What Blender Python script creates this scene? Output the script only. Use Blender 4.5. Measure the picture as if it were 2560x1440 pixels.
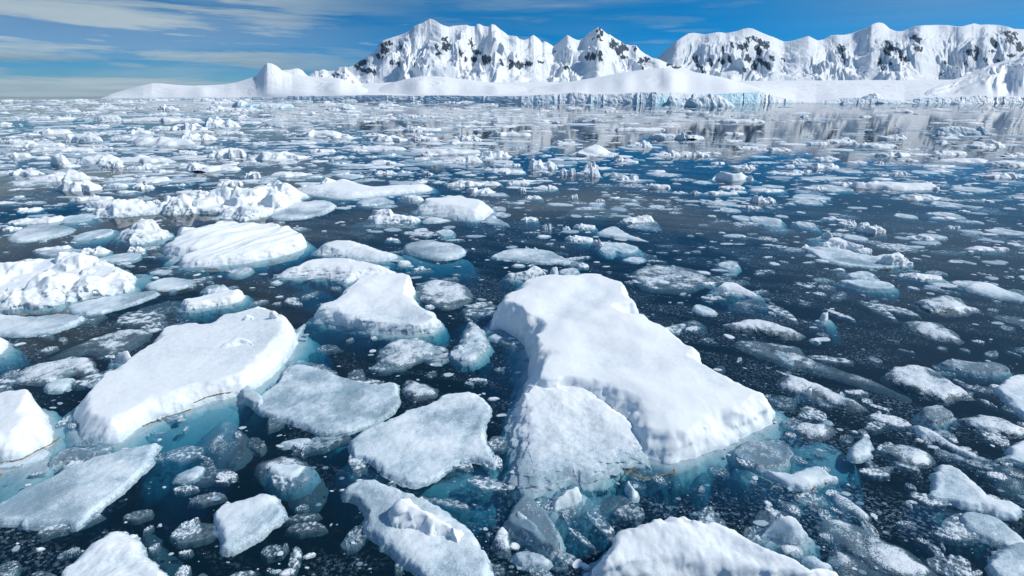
import bpy, math, random
import numpy as np

# ------------------------------------------------------------------ camera, sky, sun, exposure
for o in list(bpy.data.objects): bpy.data.objects.remove(o)
S = bpy.context.scene
COL = S.collection
CH = 5.0                              # eye height over the water
FPX = 1422.0                          # focal length in pixels of the 2560 px photograph
PT = math.atan((720 - 242) / FPX)     # downward tilt
SP, CP = math.sin(PT), math.cos(PT)
cam = bpy.data.objects.new('camera', bpy.data.cameras.new('camera'))
COL.objects.link(cam); S.camera = cam
cam.location = (0, 0, CH)
cam.rotation_euler = (math.pi / 2 - PT, 0, 0)
cam.data.sensor_width = 36.0; cam.data.lens = 36.0 * FPX / 2560
cam.data.clip_start = 0.1; cam.data.clip_end = 120000

SUN_AZ, SUN_EL = math.radians(86), math.radians(41)
sun = bpy.data.objects.new('sun', bpy.data.lights.new('sun', 'SUN'))
COL.objects.link(sun)
sun.data.energy = 3.9; sun.data.angle = math.radians(4.0); sun.data.color = (1.0, 0.955, 0.89)
sun.rotation_euler = (math.pi / 2 - SUN_EL, 0, math.pi - SUN_AZ)

class NT:
    """small helper for node trees"""
    def __init__(self, tree):
        self.t = tree; self.n = tree.nodes; self.l = tree.links
        self.n.clear()
    def new(self, typ, **kw):
        nd = self.n.new(typ)
        for k, v in kw.items():
            if k == 'ins':
                for kk, vv in v.items(): self.put(nd, kk, vv)
            else: setattr(nd, k, v)
        return nd
    def put(self, nd, key, v):
        s = nd.inputs[key]
        if isinstance(v, bpy.types.NodeSocket): self.l.new(v, s)
        else: s.default_value = v
    def math(self, op, a, b=None, c=None, clamp=False):
        nd = self.n.new('ShaderNodeMath'); nd.operation = op; nd.use_clamp = clamp
        for i, v in enumerate((a, b, c)):
            if v is not None: self.put(nd, i, v)
        return nd.outputs[0]
    def vmath(self, op, a, b=None):
        nd = self.n.new('ShaderNodeVectorMath'); nd.operation = op
        self.put(nd, 0, a)
        if b is not None: self.put(nd, 1, b)
        return nd.outputs[0]
    def rng(self, v, a, b, c=0.0, d=1.0, smooth=True):
        nd = self.n.new('ShaderNodeMapRange')
        nd.interpolation_type = 'SMOOTHSTEP' if smooth else 'LINEAR'
        for i, x in enumerate((v, a, b, c, d)): self.put(nd, i, x)
        return nd.outputs[0]
    def noise(self, vec, scale, detail=3, rough=0.55, dist=0.0):
        nd = self.n.new('ShaderNodeTexNoise')
        self.put(nd, 'Vector', vec); self.put(nd, 'Scale', scale); self.put(nd, 'Detail', detail)
        self.put(nd, 'Roughness', rough); self.put(nd, 'Distortion', dist)
        return nd.outputs['Fac']
    def mixc(self, f, a, b):
        nd = self.n.new('ShaderNodeMix'); nd.data_type = 'RGBA'
        self.put(nd, 0, f); self.put(nd, 6, a); self.put(nd, 7, b)
        return nd.outputs[2]
    def mixs(self, f, a, b):
        nd = self.n.new('ShaderNodeMixShader')
        self.put(nd, 0, f); self.put(nd, 1, a); self.put(nd, 2, b)
        return nd.outputs[0]
    def sep(self, v):
        nd = self.n.new('ShaderNodeSeparateXYZ'); self.put(nd, 0, v); return nd.outputs
    def comb(self, x, y, z):
        nd = self.n.new('ShaderNodeCombineXYZ')
        for i, v in enumerate((x, y, z)): self.put(nd, i, v)
        return nd.outputs[0]

def make_world():
    W = bpy.data.worlds.new('World'); S.world = W; W.use_nodes = True
    t = NT(W.node_tree)
    d = t.new('ShaderNodeTexCoord').outputs['Generated']
    x, y, z = t.sep(d)
    # deep polar-filter blue down to the horizon: the Nishita sky is read higher up than the view direction
    e = t.math('DIVIDE', z, t.math('MAXIMUM', t.math('SQRT', t.math('ADD', t.math('MULTIPLY', x, x), t.math('MULTIPLY', y, y))), 0.02))
    a = t.math('ARCTAN2', x, y)
    zz = t.math('ADD', t.math('MULTIPLY', t.math('ABSOLUTE', z), 3.2), 0.10)
    sv = t.vmath('NORMALIZE', t.comb(x, y, zz))
    sky = t.new('ShaderNodeTexSky', sky_type='NISHITA', sun_disc=False, sun_elevation=SUN_EL,
                sun_rotation=SUN_AZ, altitude=0.0, air_density=1.0, dust_density=0.3, ozone_density=2.5)
    t.put(sky, 'Vector', sv)
    tint = t.new('ShaderNodeMix', data_type='RGBA', blend_type='MULTIPLY')
    t.put(tint, 0, t.rng(e, 0.5, 0.12, 0.40, 1.0)); t.put(tint, 6, sky.outputs[0]); t.put(tint, 7, (0.0, 0.59, 0.88, 1))
    blue = tint.outputs[2]
    # pale teal air low over the sea on the left, thinning upwards
    low = t.math('MULTIPLY', t.rng(e, 0.085, 0.0), t.rng(a, 0.05, -0.55))
    base = t.mixc(t.math('MULTIPLY', low, 0.85), blue, (1.15, 2.5, 2.95, 1))
    # cirrus streaks
    def cl(sa, se, lo, hi, off, det=6, dist=0.25, rough=0.58, slant=0.0):
        v = t.comb(t.math('MULTIPLY', a, sa), t.math('ADD', t.math('MULTIPLY', e, se), t.math('MULTIPLY', a, slant)), off)
        return t.rng(t.noise(v, 1.0, det, rough, dist), lo, hi)
    c1 = cl(2.6, 30.0, 0.43, 0.57, 3.7, slant=0.5)
    c2 = cl(6.5, 62.0, 0.52, 0.66, 9.1, slant=0.8)
    c3 = cl(1.3, 17.0, 0.38, 0.62, 5.3, det=5)
    leftm = t.rng(a, -0.05, -0.5)
    upm = t.math('MULTIPLY', t.rng(e, 0.095, 0.15), t.rng(e, 0.28, 0.17))
    rightm = t.math('MULTIPLY', t.rng(a, 0.28, 0.62), t.rng(e, 0.05, 0.16))
    m1 = t.math('MULTIPLY', c1, t.math('ADD', t.math('MULTIPLY', leftm, 1.0), 0.06))
    m2 = t.math('MULTIPLY', c2, t.math('ADD', t.math('MULTIPLY', leftm, 0.60), 0.24))
    m3 = t.math('MULTIPLY', c3, t.math('MAXIMUM', t.math('MULTIPLY', upm, 0.7), t.math('MULTIPLY', leftm, 0.38)))
    m = t.math('MAXIMUM', t.math('MAXIMUM', m1, m2), t.math('MAXIMUM', m3, t.math('MULTIPLY', rightm, 0.55)))
    m = t.math('MULTIPLY', t.math('MULTIPLY', m, 0.88, clamp=True), t.rng(e, 0.5, 0.2, 0.12, 1.0))
    ccol = t.mixc(c3, (1.6, 2.3, 2.8, 1), (3.1, 3.75, 4.1, 1))
    fin = t.mixc(m, base, ccol)
    bg = t.new('ShaderNodeBackground'); t.put(bg, 0, fin); t.put(bg, 1, 0.15)
    t.l.new(bg.outputs[0], t.new('ShaderNodeOutputWorld').inputs[0])
make_world()
S.view_settings.view_transform = 'Standard'; S.view_settings.look = 'None'
S.view_settings.exposure = 0.0; S.view_settings.gamma = 1.0; S.view_settings.use_curve_mapping = False
S.render.engine = 'CYCLES'
S.cycles.use_denoising = True
S.cycles.max_bounces = 8; S.cycles.diffuse_bounces = 3; S.cycles.glossy_bounces = 3
S.cycles.transparent_max_bounces = 16; S.cycles.transmission_bounces = 3; S.cycles.volume_bounces = 0
S.cycles.caustics_reflective = False; S.cycles.caustics_refractive = False

# ------------------------------------------------------------------ geometry helpers
def px_ground(px, py, z=0.0):
    px = np.asarray(px, float); py = np.asarray(py, float)
    xc = (px - 1280) / FPX; yc = (720 - py) / FPX
    k = (z - CH) / (yc * CP - SP)
    return k * xc, k * (yc * SP + CP)
def z_at(py, D):
    yc = (720 - np.asarray(py, float)) / FPX
    return CH + D * (yc * CP - SP) / (yc * SP + CP)
def x_at(px, D, z):
    return (np.asarray(px, float) - 1280) / FPX * (D * CP - (z - CH) * SP)
def py_at(D, z):
    return 720 - FPX * (D * SP + (z - CH) * CP) / (D * CP - (z - CH) * SP)

def _h(ix, iy, seed):
    h = (ix.astype(np.int64) * 374761393 + iy.astype(np.int64) * 668265263 + seed * 1274126177) & 0xffffffff
    h = ((h ^ (h >> 13)) * 1274126177) & 0xffffffff
    h = ((h ^ (h >> 16)) * 2246822519) & 0xffffffff
    return (h ^ (h >> 15)) & 0xffff
def gn(x, y, seed=0):
    """2-D gradient noise, about -1..1"""
    xi = np.floor(x); yi = np.floor(y); fx = x - xi; fy = y - yi
    u = fx * fx * fx * (fx * (fx * 6 - 15) + 10); v = fy * fy * fy * (fy * (fy * 6 - 15) + 10)
    def g(dx, dy):
        an = _h(xi + dx, yi + dy, seed) * (2 * math.pi / 65536)
        return np.cos(an) * (fx - dx) + np.sin(an) * (fy - dy)
    a = g(0, 0); b = g(1, 0); c = g(0, 1); d = g(1, 1)
    return ((a + (b - a) * u) * (1 - v) + (c + (d - c) * u) * v) * 1.5
def fbm(x, y, seed=0, octv=4, gain=0.5):
    s = 0.0; a = 1.0; n = 0.0
    for k in range(octv):
        s = s + a * gn(x * 2 ** k + 17.3 * k, y * 2 ** k - 9.1 * k, seed + k); n += a; a *= gain
    return s / n
def ridged(x, y, seed=0, octv=4, gain=0.5):
    s = 0.0; a = 1.0; n = 0.0
    for k in range(octv):
        s = s + a * (1 - np.abs(gn(x * 2 ** k + 5.7 * k, y * 2 ** k + 3.3 * k, seed + k)) * 1.6); n += a; a *= gain
    return s / n
def sst(a, b, x):
    t = np.clip((x - a) / (b - a), 0, 1); return t * t * (3 - 2 * t)

def mesh_np(name, V, F, mat, attrs=None, smooth=True):
    """V (n,3), F (m,k) with k constant"""
    me = bpy.data.meshes.new(name)
    V = np.ascontiguousarray(V, np.float32); F = np.ascontiguousarray(F, np.int32)
    m, k = F.shape
    me.vertices.add(len(V)); me.vertices.foreach_set('co', V.ravel())
    me.loops.add(m * k); me.loops.foreach_set('vertex_index', F.ravel())
    me.polygons.add(m)
    me.polygons.foreach_set('loop_start', np.arange(0, m * k, k, dtype=np.int32))
    me.polygons.foreach_set('loop_total', np.full(m, k, np.int32))
    if smooth: me.polygons.foreach_set('use_smooth', np.ones(m, bool))
    for an, av in (attrs or {}).items():
        at = me.attributes.new(an, 'FLOAT', 'POINT'); at.data.foreach_set('value', np.ascontiguousarray(av, np.float32))
    me.update(calc_edges=True)
    if mat: me.materials.append(mat)
    return me
def link(name, me, parent=None, loc=None):
    o = bpy.data.objects.new(name, me); COL.objects.link(o)
    if parent is not None: o.parent = parent
    if loc is not None: o.location = loc
    return o
def tag(o, label, cat=None, group=None, kind='thing'):
    o['label'] = label
    if cat: o['category'] = cat
    if group: o['group'] = group
    if kind: o['kind'] = kind
    return o
def grid_faces(nr, nc):
    i = np.arange(nr * nc).reshape(nr, nc)
    return np.stack([i[:-1, :-1], i[:-1, 1:], i[1:, 1:], i[1:, :-1]], -1).reshape(-1, 4)

# ------------------------------------------------------------------ materials
def new_mat(name):
    m = bpy.data.materials.new(name); m.use_nodes = True
    return m, NT(m.node_tree)
def out(t, surf=None, vol=None):
    o = t.new('ShaderNodeOutputMaterial')
    if surf is not None: t.l.new(surf, o.inputs['Surface'])
    if vol is not None: t.l.new(vol, o.inputs['Volume'])
def attr(t, name):
    return t.new('ShaderNodeAttribute', attribute_name=name).outputs['Fac']

def ice_material():
    m, t = new_mat('floe_ice')
    P = t.new('ShaderNodeTexCoord').outputs['Object']
    sn = attr(t, 'snow')
    n1 = t.noise(P, 55, 3, 0.65); n2 = t.noise(P, 9, 5, 0.6); n3 = t.noise(P, 2.2, 4, 0.55)
    v = t.math('ADD', sn, t.math('MULTIPLY', t.math('SUBTRACT', n2, 0.5), 0.55))
    v = t.math('ADD', v, t.math('MULTIPLY', t.math('SUBTRACT', n1, 0.5), 0.75))
    f = t.rng(v, 0.10, 1.0)
    dark = t.mixc(t.rng(n3, 0.35, 0.65), (0.32, 0.46, 0.55, 1), (0.46, 0.59, 0.66, 1))
    col = t.mixc(f, dark, (0.85, 0.90, 0.915, 1))
    zl = t.math('ADD', t.sep(P)[2], t.math('MULTIPLY', t.math('SUBTRACT', n3, 0.5), 0.15))
    col = t.mixc(t.math('MULTIPLY', t.rng(zl, 0.13, 0.0), 0.30), col, (0.36, 0.56, 0.66, 1))
    b = t.new('ShaderNodeBump', ins={'Strength': t.rng(f, 0.2, 1.0, 0.5, 0.10), 'Distance': 0.012, 'Height': t.math('ADD', t.math('MULTIPLY', n1, 0.7), n2)})
    b2 = t.new('ShaderNodeBump', ins={'Strength': t.rng(f, 0.2, 1.0, 0.3, 0.03), 'Distance': 0.05, 'Height': n2, 'Normal': b.outputs[0]})
    p = t.new('ShaderNodeBsdfPrincipled', ins={'Base Color': col, 'Roughness': t.rng(f, 0, 1, 0.28, 0.75), 'IOR': 1.31,
              'Specular IOR Level': 0.45, 'Normal': b2.outputs[0]})
    tb = t.new('ShaderNodeBsdfTransparent', ins={'Color': (0.72, 0.88, 0.94, 1)})
    out(t, t.mixs(t.rng(f, 0.0, 0.5, 0.74, 1.0), tb.outputs[0], p.outputs[0]))
    return m
def far_ice_material():
    m, t = new_mat('drift_ice')
    P = t.new('ShaderNodeTexCoord').outputs['Object']
    sn = attr(t, 'snow')
    rnd = t.new('ShaderNodeObjectInfo').outputs['Random']
    n2 = t.noise(P, 7, 4, 0.6)
    f = t.rng(t.math('ADD', sn, t.math('MULTIPLY', t.math('SUBTRACT', n2, 0.5), 0.5)), 0.0, 0.9)
    lo = t.mixc(rnd, (0.28, 0.38, 0.46, 1), (0.38, 0.54, 0.62, 1))
    col = t.mixc(f, lo, (0.82, 0.87, 0.895, 1))
    b = t.new('ShaderNodeBump', ins={'Strength': 0.4, 'Distance': 0.05, 'Height': n2})
    p = t.new('ShaderNodeBsdfPrincipled', ins={'Base Color': col, 'Roughness': 0.55, 'IOR': 1.31, 'Normal': b.outputs[0]})
    out(t, p.outputs[0]); return m
def glass_material(name='clear_ice', tr=0.5):
    m, t = new_mat(name)
    P = t.new('ShaderNodeTexCoord').outputs['Object']
    sn = attr(t, 'snow')
    n1 = t.noise(P, 48, 4, 0.7); n2 = t.noise(P, 7, 5, 0.65)
    v = t.math('ADD', sn, t.math('ADD', t.math('MULTIPLY', t.math('SUBTRACT', n2, 0.5), 1.5), t.math('MULTIPLY', t.math('SUBTRACT', n1, 0.5), 1.9)))
    f = t.rng(v, 0.15, 0.95)
    col = t.mixc(f, (0.32, 0.48, 0.58, 1), (0.78, 0.84, 0.87, 1))
    b = t.new('ShaderNodeBump', ins={'Strength': 0.6, 'Distance': 0.015, 'Height': t.math('ADD', n1, n2)})
    p = t.new('ShaderNodeBsdfPrincipled', ins={'Base Color': col, 'Roughness': 0.25, 'IOR': 1.31, 'Normal': b.outputs[0]})
    tb = t.new('ShaderNodeBsdfTransparent', ins={'Color': (0.80, 0.90, 0.95, 1)})
    out(t, t.mixs(t.rng(f, 0.0, 0.65, 1.0 - tr, 1.0), tb.outputs[0], p.outputs[0]))
    return m
def snow_rock_material():
    m, t = new_mat('snow_and_rock')
    P = t.new('ShaderNodeTexCoord').outputs['Object']
    r = attr(t, 'rock')
    n = t.noise(t.vmath('MULTIPLY', P, (1.0, 0.55, 0.4)), 0.045, 7, 0.75); n2 = t.noise(P, 0.006, 5, 0.6)
    f = t.rng(t.math('ADD', r, t.math('MULTIPLY', t.math('SUBTRACT', n, 0.5), 1.6)), 0.46, 0.58)
    rock = t.mixc(n, (0.020, 0.036, 0.052, 1), (0.06, 0.09, 0.12, 1))
    snow = t.mixc(n2, (0.76, 0.82, 0.86, 1), (0.87, 0.90, 0.91, 1))
    col = t.mixc(f, snow, rock)
    b = t.new('ShaderNodeBump', ins={'Strength': 0.55, 'Distance': 12.0, 'Height': t.math('ADD', n, n2)})
    p = t.new('ShaderNodeBsdfPrincipled', ins={'Base Color': col, 'Roughness': 0.8, 'Specular IOR Level': 0.2, 'Normal': b.outputs[0]})
    out(t, p.outputs[0]); return m
def snowfield_material():
    m, t = new_mat('snowfield')
    P = t.new('ShaderNodeTexCoord').outputs['Object']
    n = t.noise(P, 0.02, 6, 0.62); n2 = t.noise(P, 0.15, 4, 0.6)
    col = t.mixc(n, (0.80, 0.85, 0.875, 1), (0.885, 0.905, 0.915, 1))
    b = t.new('ShaderNodeBump', ins={'Strength': 0.35, 'Distance': 3.0, 'Height': t.math('ADD', n, t.math('MULTIPLY', n2, 0.15))})
    p = t.new('ShaderNodeBsdfPrincipled', ins={'Base Color': col, 'Roughness': 0.8, 'Specular IOR Level': 0.2, 'Normal': b.outputs[0]})
    out(t, p.outputs[0]); return m
def cliff_material(name='glacier_front', deep=(0.46, 0.74, 0.84, 1)):
    m, t = new_mat(name)
    P = t.new('ShaderNodeTexCoord').outputs['Object']
    n = t.noise(P, 0.22, 6, 0.7); n2 = t.noise(P, 0.05, 4, 0.6); z = t.sep(P)[2]
    v = t.math('ADD', t.math('MULTIPLY', n, 0.8), t.math('MULTIPLY', n2, 0.7))
    v = t.math('ADD', v, t.math('MULTIPLY', attr(t, 'snow'), 0.6))
    col = t.mixc(t.rng(v, 0.52, 0.80), deep, (0.74, 0.84, 0.89, 1))
    col = t.mixc(t.rng(v, 0.82, 1.15), col, (0.86, 0.90, 0.92, 1))
    b = t.new('ShaderNodeBump', ins={'Strength': 0.6, 'Distance': 1.2, 'Height': n})
    p = t.new('ShaderNodeBsdfPrincipled', ins={'Base Color': col, 'Roughness': 0.55, 'Normal': b.outputs[0]})
    out(t, p.outputs[0]); return m
def water_material():
    m, t = new_mat('sea_water')
    P = t.new('ShaderNodeNewGeometry').outputs['Position']
    w1 = t.noise(P, 1.6, 3, 0.5); w2 = t.noise(P, 9.0, 2, 0.5)
    bump = t.new('ShaderNodeBump', ins={'Strength': 0.05, 'Distance': 0.05, 'Height': t.math('ADD', w1, t.math('MULTIPLY', w2, 0.12))})
    fr = t.new('ShaderNodeFresnel', ins={'IOR': 1.33, 'Normal': bump.outputs[0]}).outputs[0]
    # seen from below, straight transmitted light must not hit the critical angle (the surface does not bend rays)
    fr = t.math('MULTIPLY', fr, t.math('SUBTRACT', 1.0, t.new('ShaderNodeNewGeometry').outputs['Backfacing']))
    gl = t.new('ShaderNodeBsdfGlossy', ins={'Roughness': 0.015, 'Normal': bump.outputs[0]}).outputs[0]
    tr = t.new('ShaderNodeBsdfTransparent').outputs[0]
    body = t.new('ShaderNodeBsdfDiffuse', ins={'Color': (0.006, 0.055, 0.095, 1)}).outputs[0]
    wat = t.mixs(fr, t.mixs(0.22, tr, body), gl)
    # frazil slush: crystals drifting in streaks and patches
    rot = t.new('ShaderNodeVectorRotate', rotation_type='Z_AXIS', ins={'Vector': P, 'Angle': math.radians(28)}).outputs[0]
    Q = t.vmath('MULTIPLY', rot, (0.42, 1.0, 1.0))
    big = t.noise(Q, 0.16, 4, 0.6, 0.6); mid = t.noise(Q, 1.1, 5, 0.62, 0.8); fine = t.noise(P, 38, 3, 0.7)
    patch = t.math('ADD', t.math('MULTIPLY', big, 0.9), t.math('MULTIPLY', mid, 1.0))
    pm = t.rng(patch, 0.86, 1.18)
    film = t.math('MULTIPLY', pm, t.rng(t.noise(P, 17, 5, 0.75), 0.50, 0.60))
    def crumbs(scale, keep, r0, r1):
        vo = t.new('ShaderNodeTexVoronoi', ins={'Scale': scale, 'Randomness': 1.0})
        wv = t.vmath('ADD', P, t.comb(t.math('MULTIPLY', t.math('SUBTRACT', fine, 0.5), 0.25 / scale), t.math('MULTIPLY', t.math('SUBTRACT', mid, 0.5), 0.25 / scale), 0.0))
        t.put(vo, 'Vector', t.vmath('MULTIPLY', wv, (0.8, 1.0, 0.0)))
        rr = t.sep(vo.outputs['Color'])
        k = t.math('GREATER_THAN', t.math('ADD', rr[0], t.math('MULTIPLY', pm, 0.35)), 1.0 - keep)
        rad = t.rng(rr[1], 0, 1, r0, r1, smooth=False)
        return t.math('MULTIPLY', k, t.rng(vo.outputs['Distance'], rad, t.math('MULTIPLY', rad, 0.6)))
    c1 = crumbs(22.0, 0.015, 0.15, 0.42); c2 = crumbs(8.0, 0.005, 0.12, 0.38)
    cr = t.math('MAXIMUM', c1, c2)
    fac = t.math('MAXIMUM', t.math('MULTIPLY', film, 0.48), t.math('MULTIPLY', cr, t.rng(fine, 0.3, 0.6, 0.25, 0.8)))
    sb = t.new('ShaderNodeBump', ins={'Strength': 0.5, 'Distance': 0.012, 'Height': t.math('ADD', cr, fine)})
    ice = t.new('ShaderNodeBsdfPrincipled', ins={'Base Color': (0.26, 0.40, 0.52, 1), 'Roughness': 0.35, 'IOR': 1.31, 'Normal': sb.outputs[0]}).outputs[0]
    ab = t.new('ShaderNodeVolumeAbsorption', ins={'Color': (0.0, 0.60, 0.72, 1), 'Density': 3.7}).outputs[0]
    out(t, t.mixs(fac, wat, ice), ab)
    return m
def seabed_material():
    m, t = new_mat('deep_water')
    P = t.new('ShaderNodeNewGeometry').outputs['Position']
    col = t.mixc(t.noise(P, 0.2, 3), (0.004, 0.02, 0.03, 1), (0.008, 0.03, 0.042, 1))
    out(t, t.new('ShaderNodeBsdfDiffuse', ins={'Color': col}).outputs[0]); return m

M_ICE = ice_material(); M_FAR = far_ice_material(); M_GLASS = glass_material('clear_ice', 0.55)
M_SLUSH = glass_material('slush_ice', 0.70)
M_MTN = snow_rock_material(); M_SNOW = snowfield_material(); M_CLIFF = cliff_material()
M_BERG = cliff_material('berg_ice', (0.20, 0.52, 0.62, 1))

# ------------------------------------------------------------------ water and seabed
def make_water():
    g = [0, 12, 30, 80, 250, 900, 3500, 12000, 45000]
    gx = np.array([-v for v in g[:0:-1]] + g, float)
    n = len(gx)
    X, Y = np.meshgrid(gx, gx)
    top = np.stack([X, Y, 0 * X], -1).reshape(-1, 3); bot = top.copy(); bot[:, 2] = -9
    F = grid_faces(n, n); Fb = F[:, ::-1] + n * n
    i = np.arange(n * n).reshape(n, n)
    ring = np.concatenate([i[0, :-1], i[:-1, -1], i[-1, :0:-1], i[:0:-1, 0]])
    nx = np.roll(ring, -1)
    side = np.stack([ring, ring + n * n, nx + n * n, nx], -1)
    o = link('sea', mesh_np('sea', np.concatenate([top, bot]), np.concatenate([F, Fb, side]), water_material(), smooth=False))
    tag(o, 'dark calm sea water between the drifting ice', 'sea', kind='structure')
    V = top.copy() * 0.98; V[:, 2] = -8
    o = link('seabed', mesh_np('seabed', V, F, seabed_material(), smooth=False))
    tag(o, 'dark sea bottom far below the ice', 'seabed', kind='structure')
make_water()

# ------------------------------------------------------------------ land: mountains, hills, glacier, ice front
def pts(s): return np.array([[float(v) for v in p.split(',')] for p in s.split()])
def curve(s):
    p = pts(s); return lambda u: np.interp(u, p[:, 0], p[:, 1])
shore_y = curve("200,246.5 255,247 600,248.5 850,251 1000,252.5 1150,254 1300,256 1640,257.5 1900,257 2100,257 2300,258 2700,259")
cliff_y = curve("200,246 255,246 270,244.5 600,243 760,240.5 850,239 1000,239 1150,240 1230,240 1300,240 1330,239 1400,235 1440,231 1470,235 1550,234 1600,231 1640,231 1700,233 1760,236 1850,233 1900,231 1940,240 1990,253 2040,255.5 2075,249 2110,246 2140,245 2200,248 2260,252 2300,246 2350,243 2450,240 2500,242 2700,241")
def shore_D(u):
    return px_ground(u, shore_y(u))[1]

RA = "800,190 836,184 848,170 862,167 870,168 880,165 890,160 900,152 910,147 920,139 935,132 945,118 950,108 958,101 975,95 995,89 1010,84 1025,76 1035,66 1045,61 1055,58 1065,52 1075,47 1085,50 1095,56 1105,62 1115,65 1122,67 1135,64 1150,63 1165,62 1175,65 1188,66 1193,60 1200,60 1208,65 1222,67 1230,60 1237,62 1250,73 1260,80 1272,89 1290,90 1300,98 1310,100 1320,97 1328,90 1334,87 1342,93 1350,100 1355,107 1362,103 1370,107 1378,112 1384,116 1395,107 1405,98 1418,87 1430,94 1440,99 1450,100 1460,94 1470,85 1482,76 1492,70 1497,68 1505,73 1512,80 1520,86 1525,86 1540,97 1552,103 1560,110 1575,113 1590,113 1600,125 1612,134 1620,138 1630,144 1640,146 1650,149 1665,156 1700,168 1760,188 1820,205"
RB = "1560,185 1600,172 1640,147 1650,138 1665,125 1680,112 1695,100 1710,90 1722,83 1735,82 1750,84 1762,86 1775,84 1790,81 1800,80 1815,83 1830,80 1845,77 1855,73 1870,70 1880,71 1892,76 1905,82 1920,88 1935,93 1950,100 1960,104 1975,103 1995,98 2010,93 2022,90 2035,97 2045,101 2060,98 2075,89 2090,87 2110,87 2130,83 2150,75 2170,69 2180,61 2190,57 2200,56 2208,58 2216,64 2225,72 2240,78 2255,78 2270,73 2285,66 2310,63 2340,62 2370,63 2390,66 2405,66 2420,62 2435,58 2450,62 2470,61 2500,63 2520,67 2535,72 2560,73 2620,70 2700,80"
ROCK_A = [(957,122,15,16),(946,143,11,10),(972,108,14,8),(966,128,10,9),(905,156,22,8),(915,176,26,7),(893,166,12,7),(935,180,6,10),(1115,104,12,14),(1112,120,11,10),(1092,118,6,10),(1098,134,14,6),(1150,135,5,14),(1163,148,9,8),(1178,108,9,14),(1190,130,12,8),(1215,150,18,13),(1185,148,10,8),(980,158,5,9),(995,160,7,6),(1003,118,6,14),(1036,160,4,9),(1279,160,9,12),(1297,162,12,13),(1320,158,14,8),(1350,155,12,5),(1275,168,8,8),(1500,78,8,12),(1498,95,8,12),(1480,95,4,7),(1480,140,14,12),(1500,140,9,16),(1468,146,8,10),(1535,110,14,14),(1548,125,14,16),(1562,118,9,12),(1560,143,8,8),(1585,120,6,12),(1604,158,9,16),(1616,148,6,10),(1625,140,6,5),(1675,160,12,6),(1690,168,12,5),(1070,168,3,5),(1255,155,6,12),(1385,130,3,4),(1415,170,12,6)]
ROCK_B = [(1738,150,8,16),(1750,168,9,10),(1760,180,10,6),(1776,155,8,12),(1808,125,7,14),(1803,152,9,10),(1830,112,8,9),(1850,118,12,8),(1825,150,6,14),(1870,100,7,12),(1885,95,8,10),(1900,105,9,12),(1865,118,8,14),(1895,125,10,16),(1915,115,8,14),(1870,145,14,12),(1885,165,9,16),(1905,155,14,14),(1920,165,11,12),(1862,175,9,8),(1930,145,8,10),(1960,150,6,6),(1668,165,8,5),(1690,170,12,5),(2103,122,11,14),(2108,145,7,16),(2160,178,10,4),(2222,108,9,9),(2218,128,13,13),(2232,122,10,12),(2250,130,9,12),(2258,146,13,9),(2268,152,10,5),(2200,155,7,11),(2203,172,10,6),(2225,158,5,6),(2295,100,12,10),(2298,122,14,8),(2285,95,8,8),(2363,155,5,6),(2355,184,10,3),(2425,130,12,12),(2442,125,9,14),(2440,145,8,10),(2415,160,6,8),(2484,105,8,18),(2480,128,8,5),(2515,82,13,8),(2525,100,12,14),(2538,90,7,12),(2548,118,12,16),(2495,150,11,5),(2465,152,5,10),(2530,138,14,5)]

def rock_mask(u, py, spots, seed):
    r = np.zeros_like(u)
    du = u + 11 * fbm(u / 9, py / 9, seed + 3, 3); dv = py + 7 * fbm(u / 9 + 40, py / 9, seed + 4, 3)
    for cx, cy, rx, ry in spots:
        q = ((du - cx - 0.25 * (dv - cy)) / (rx * 1.1)) ** 2 + ((dv - cy) / (ry * 1.2)) ** 2
        r = np.maximum(r, np.clip(1.15 - q, 0, 1))
    streak = 0.5 + 1.1 * fbm(u / 3.4 - py / 8, py / 14, seed + 9, 3)
    return np.clip(r * (0.45 + 0.75 * streak), 0, 1)

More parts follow.
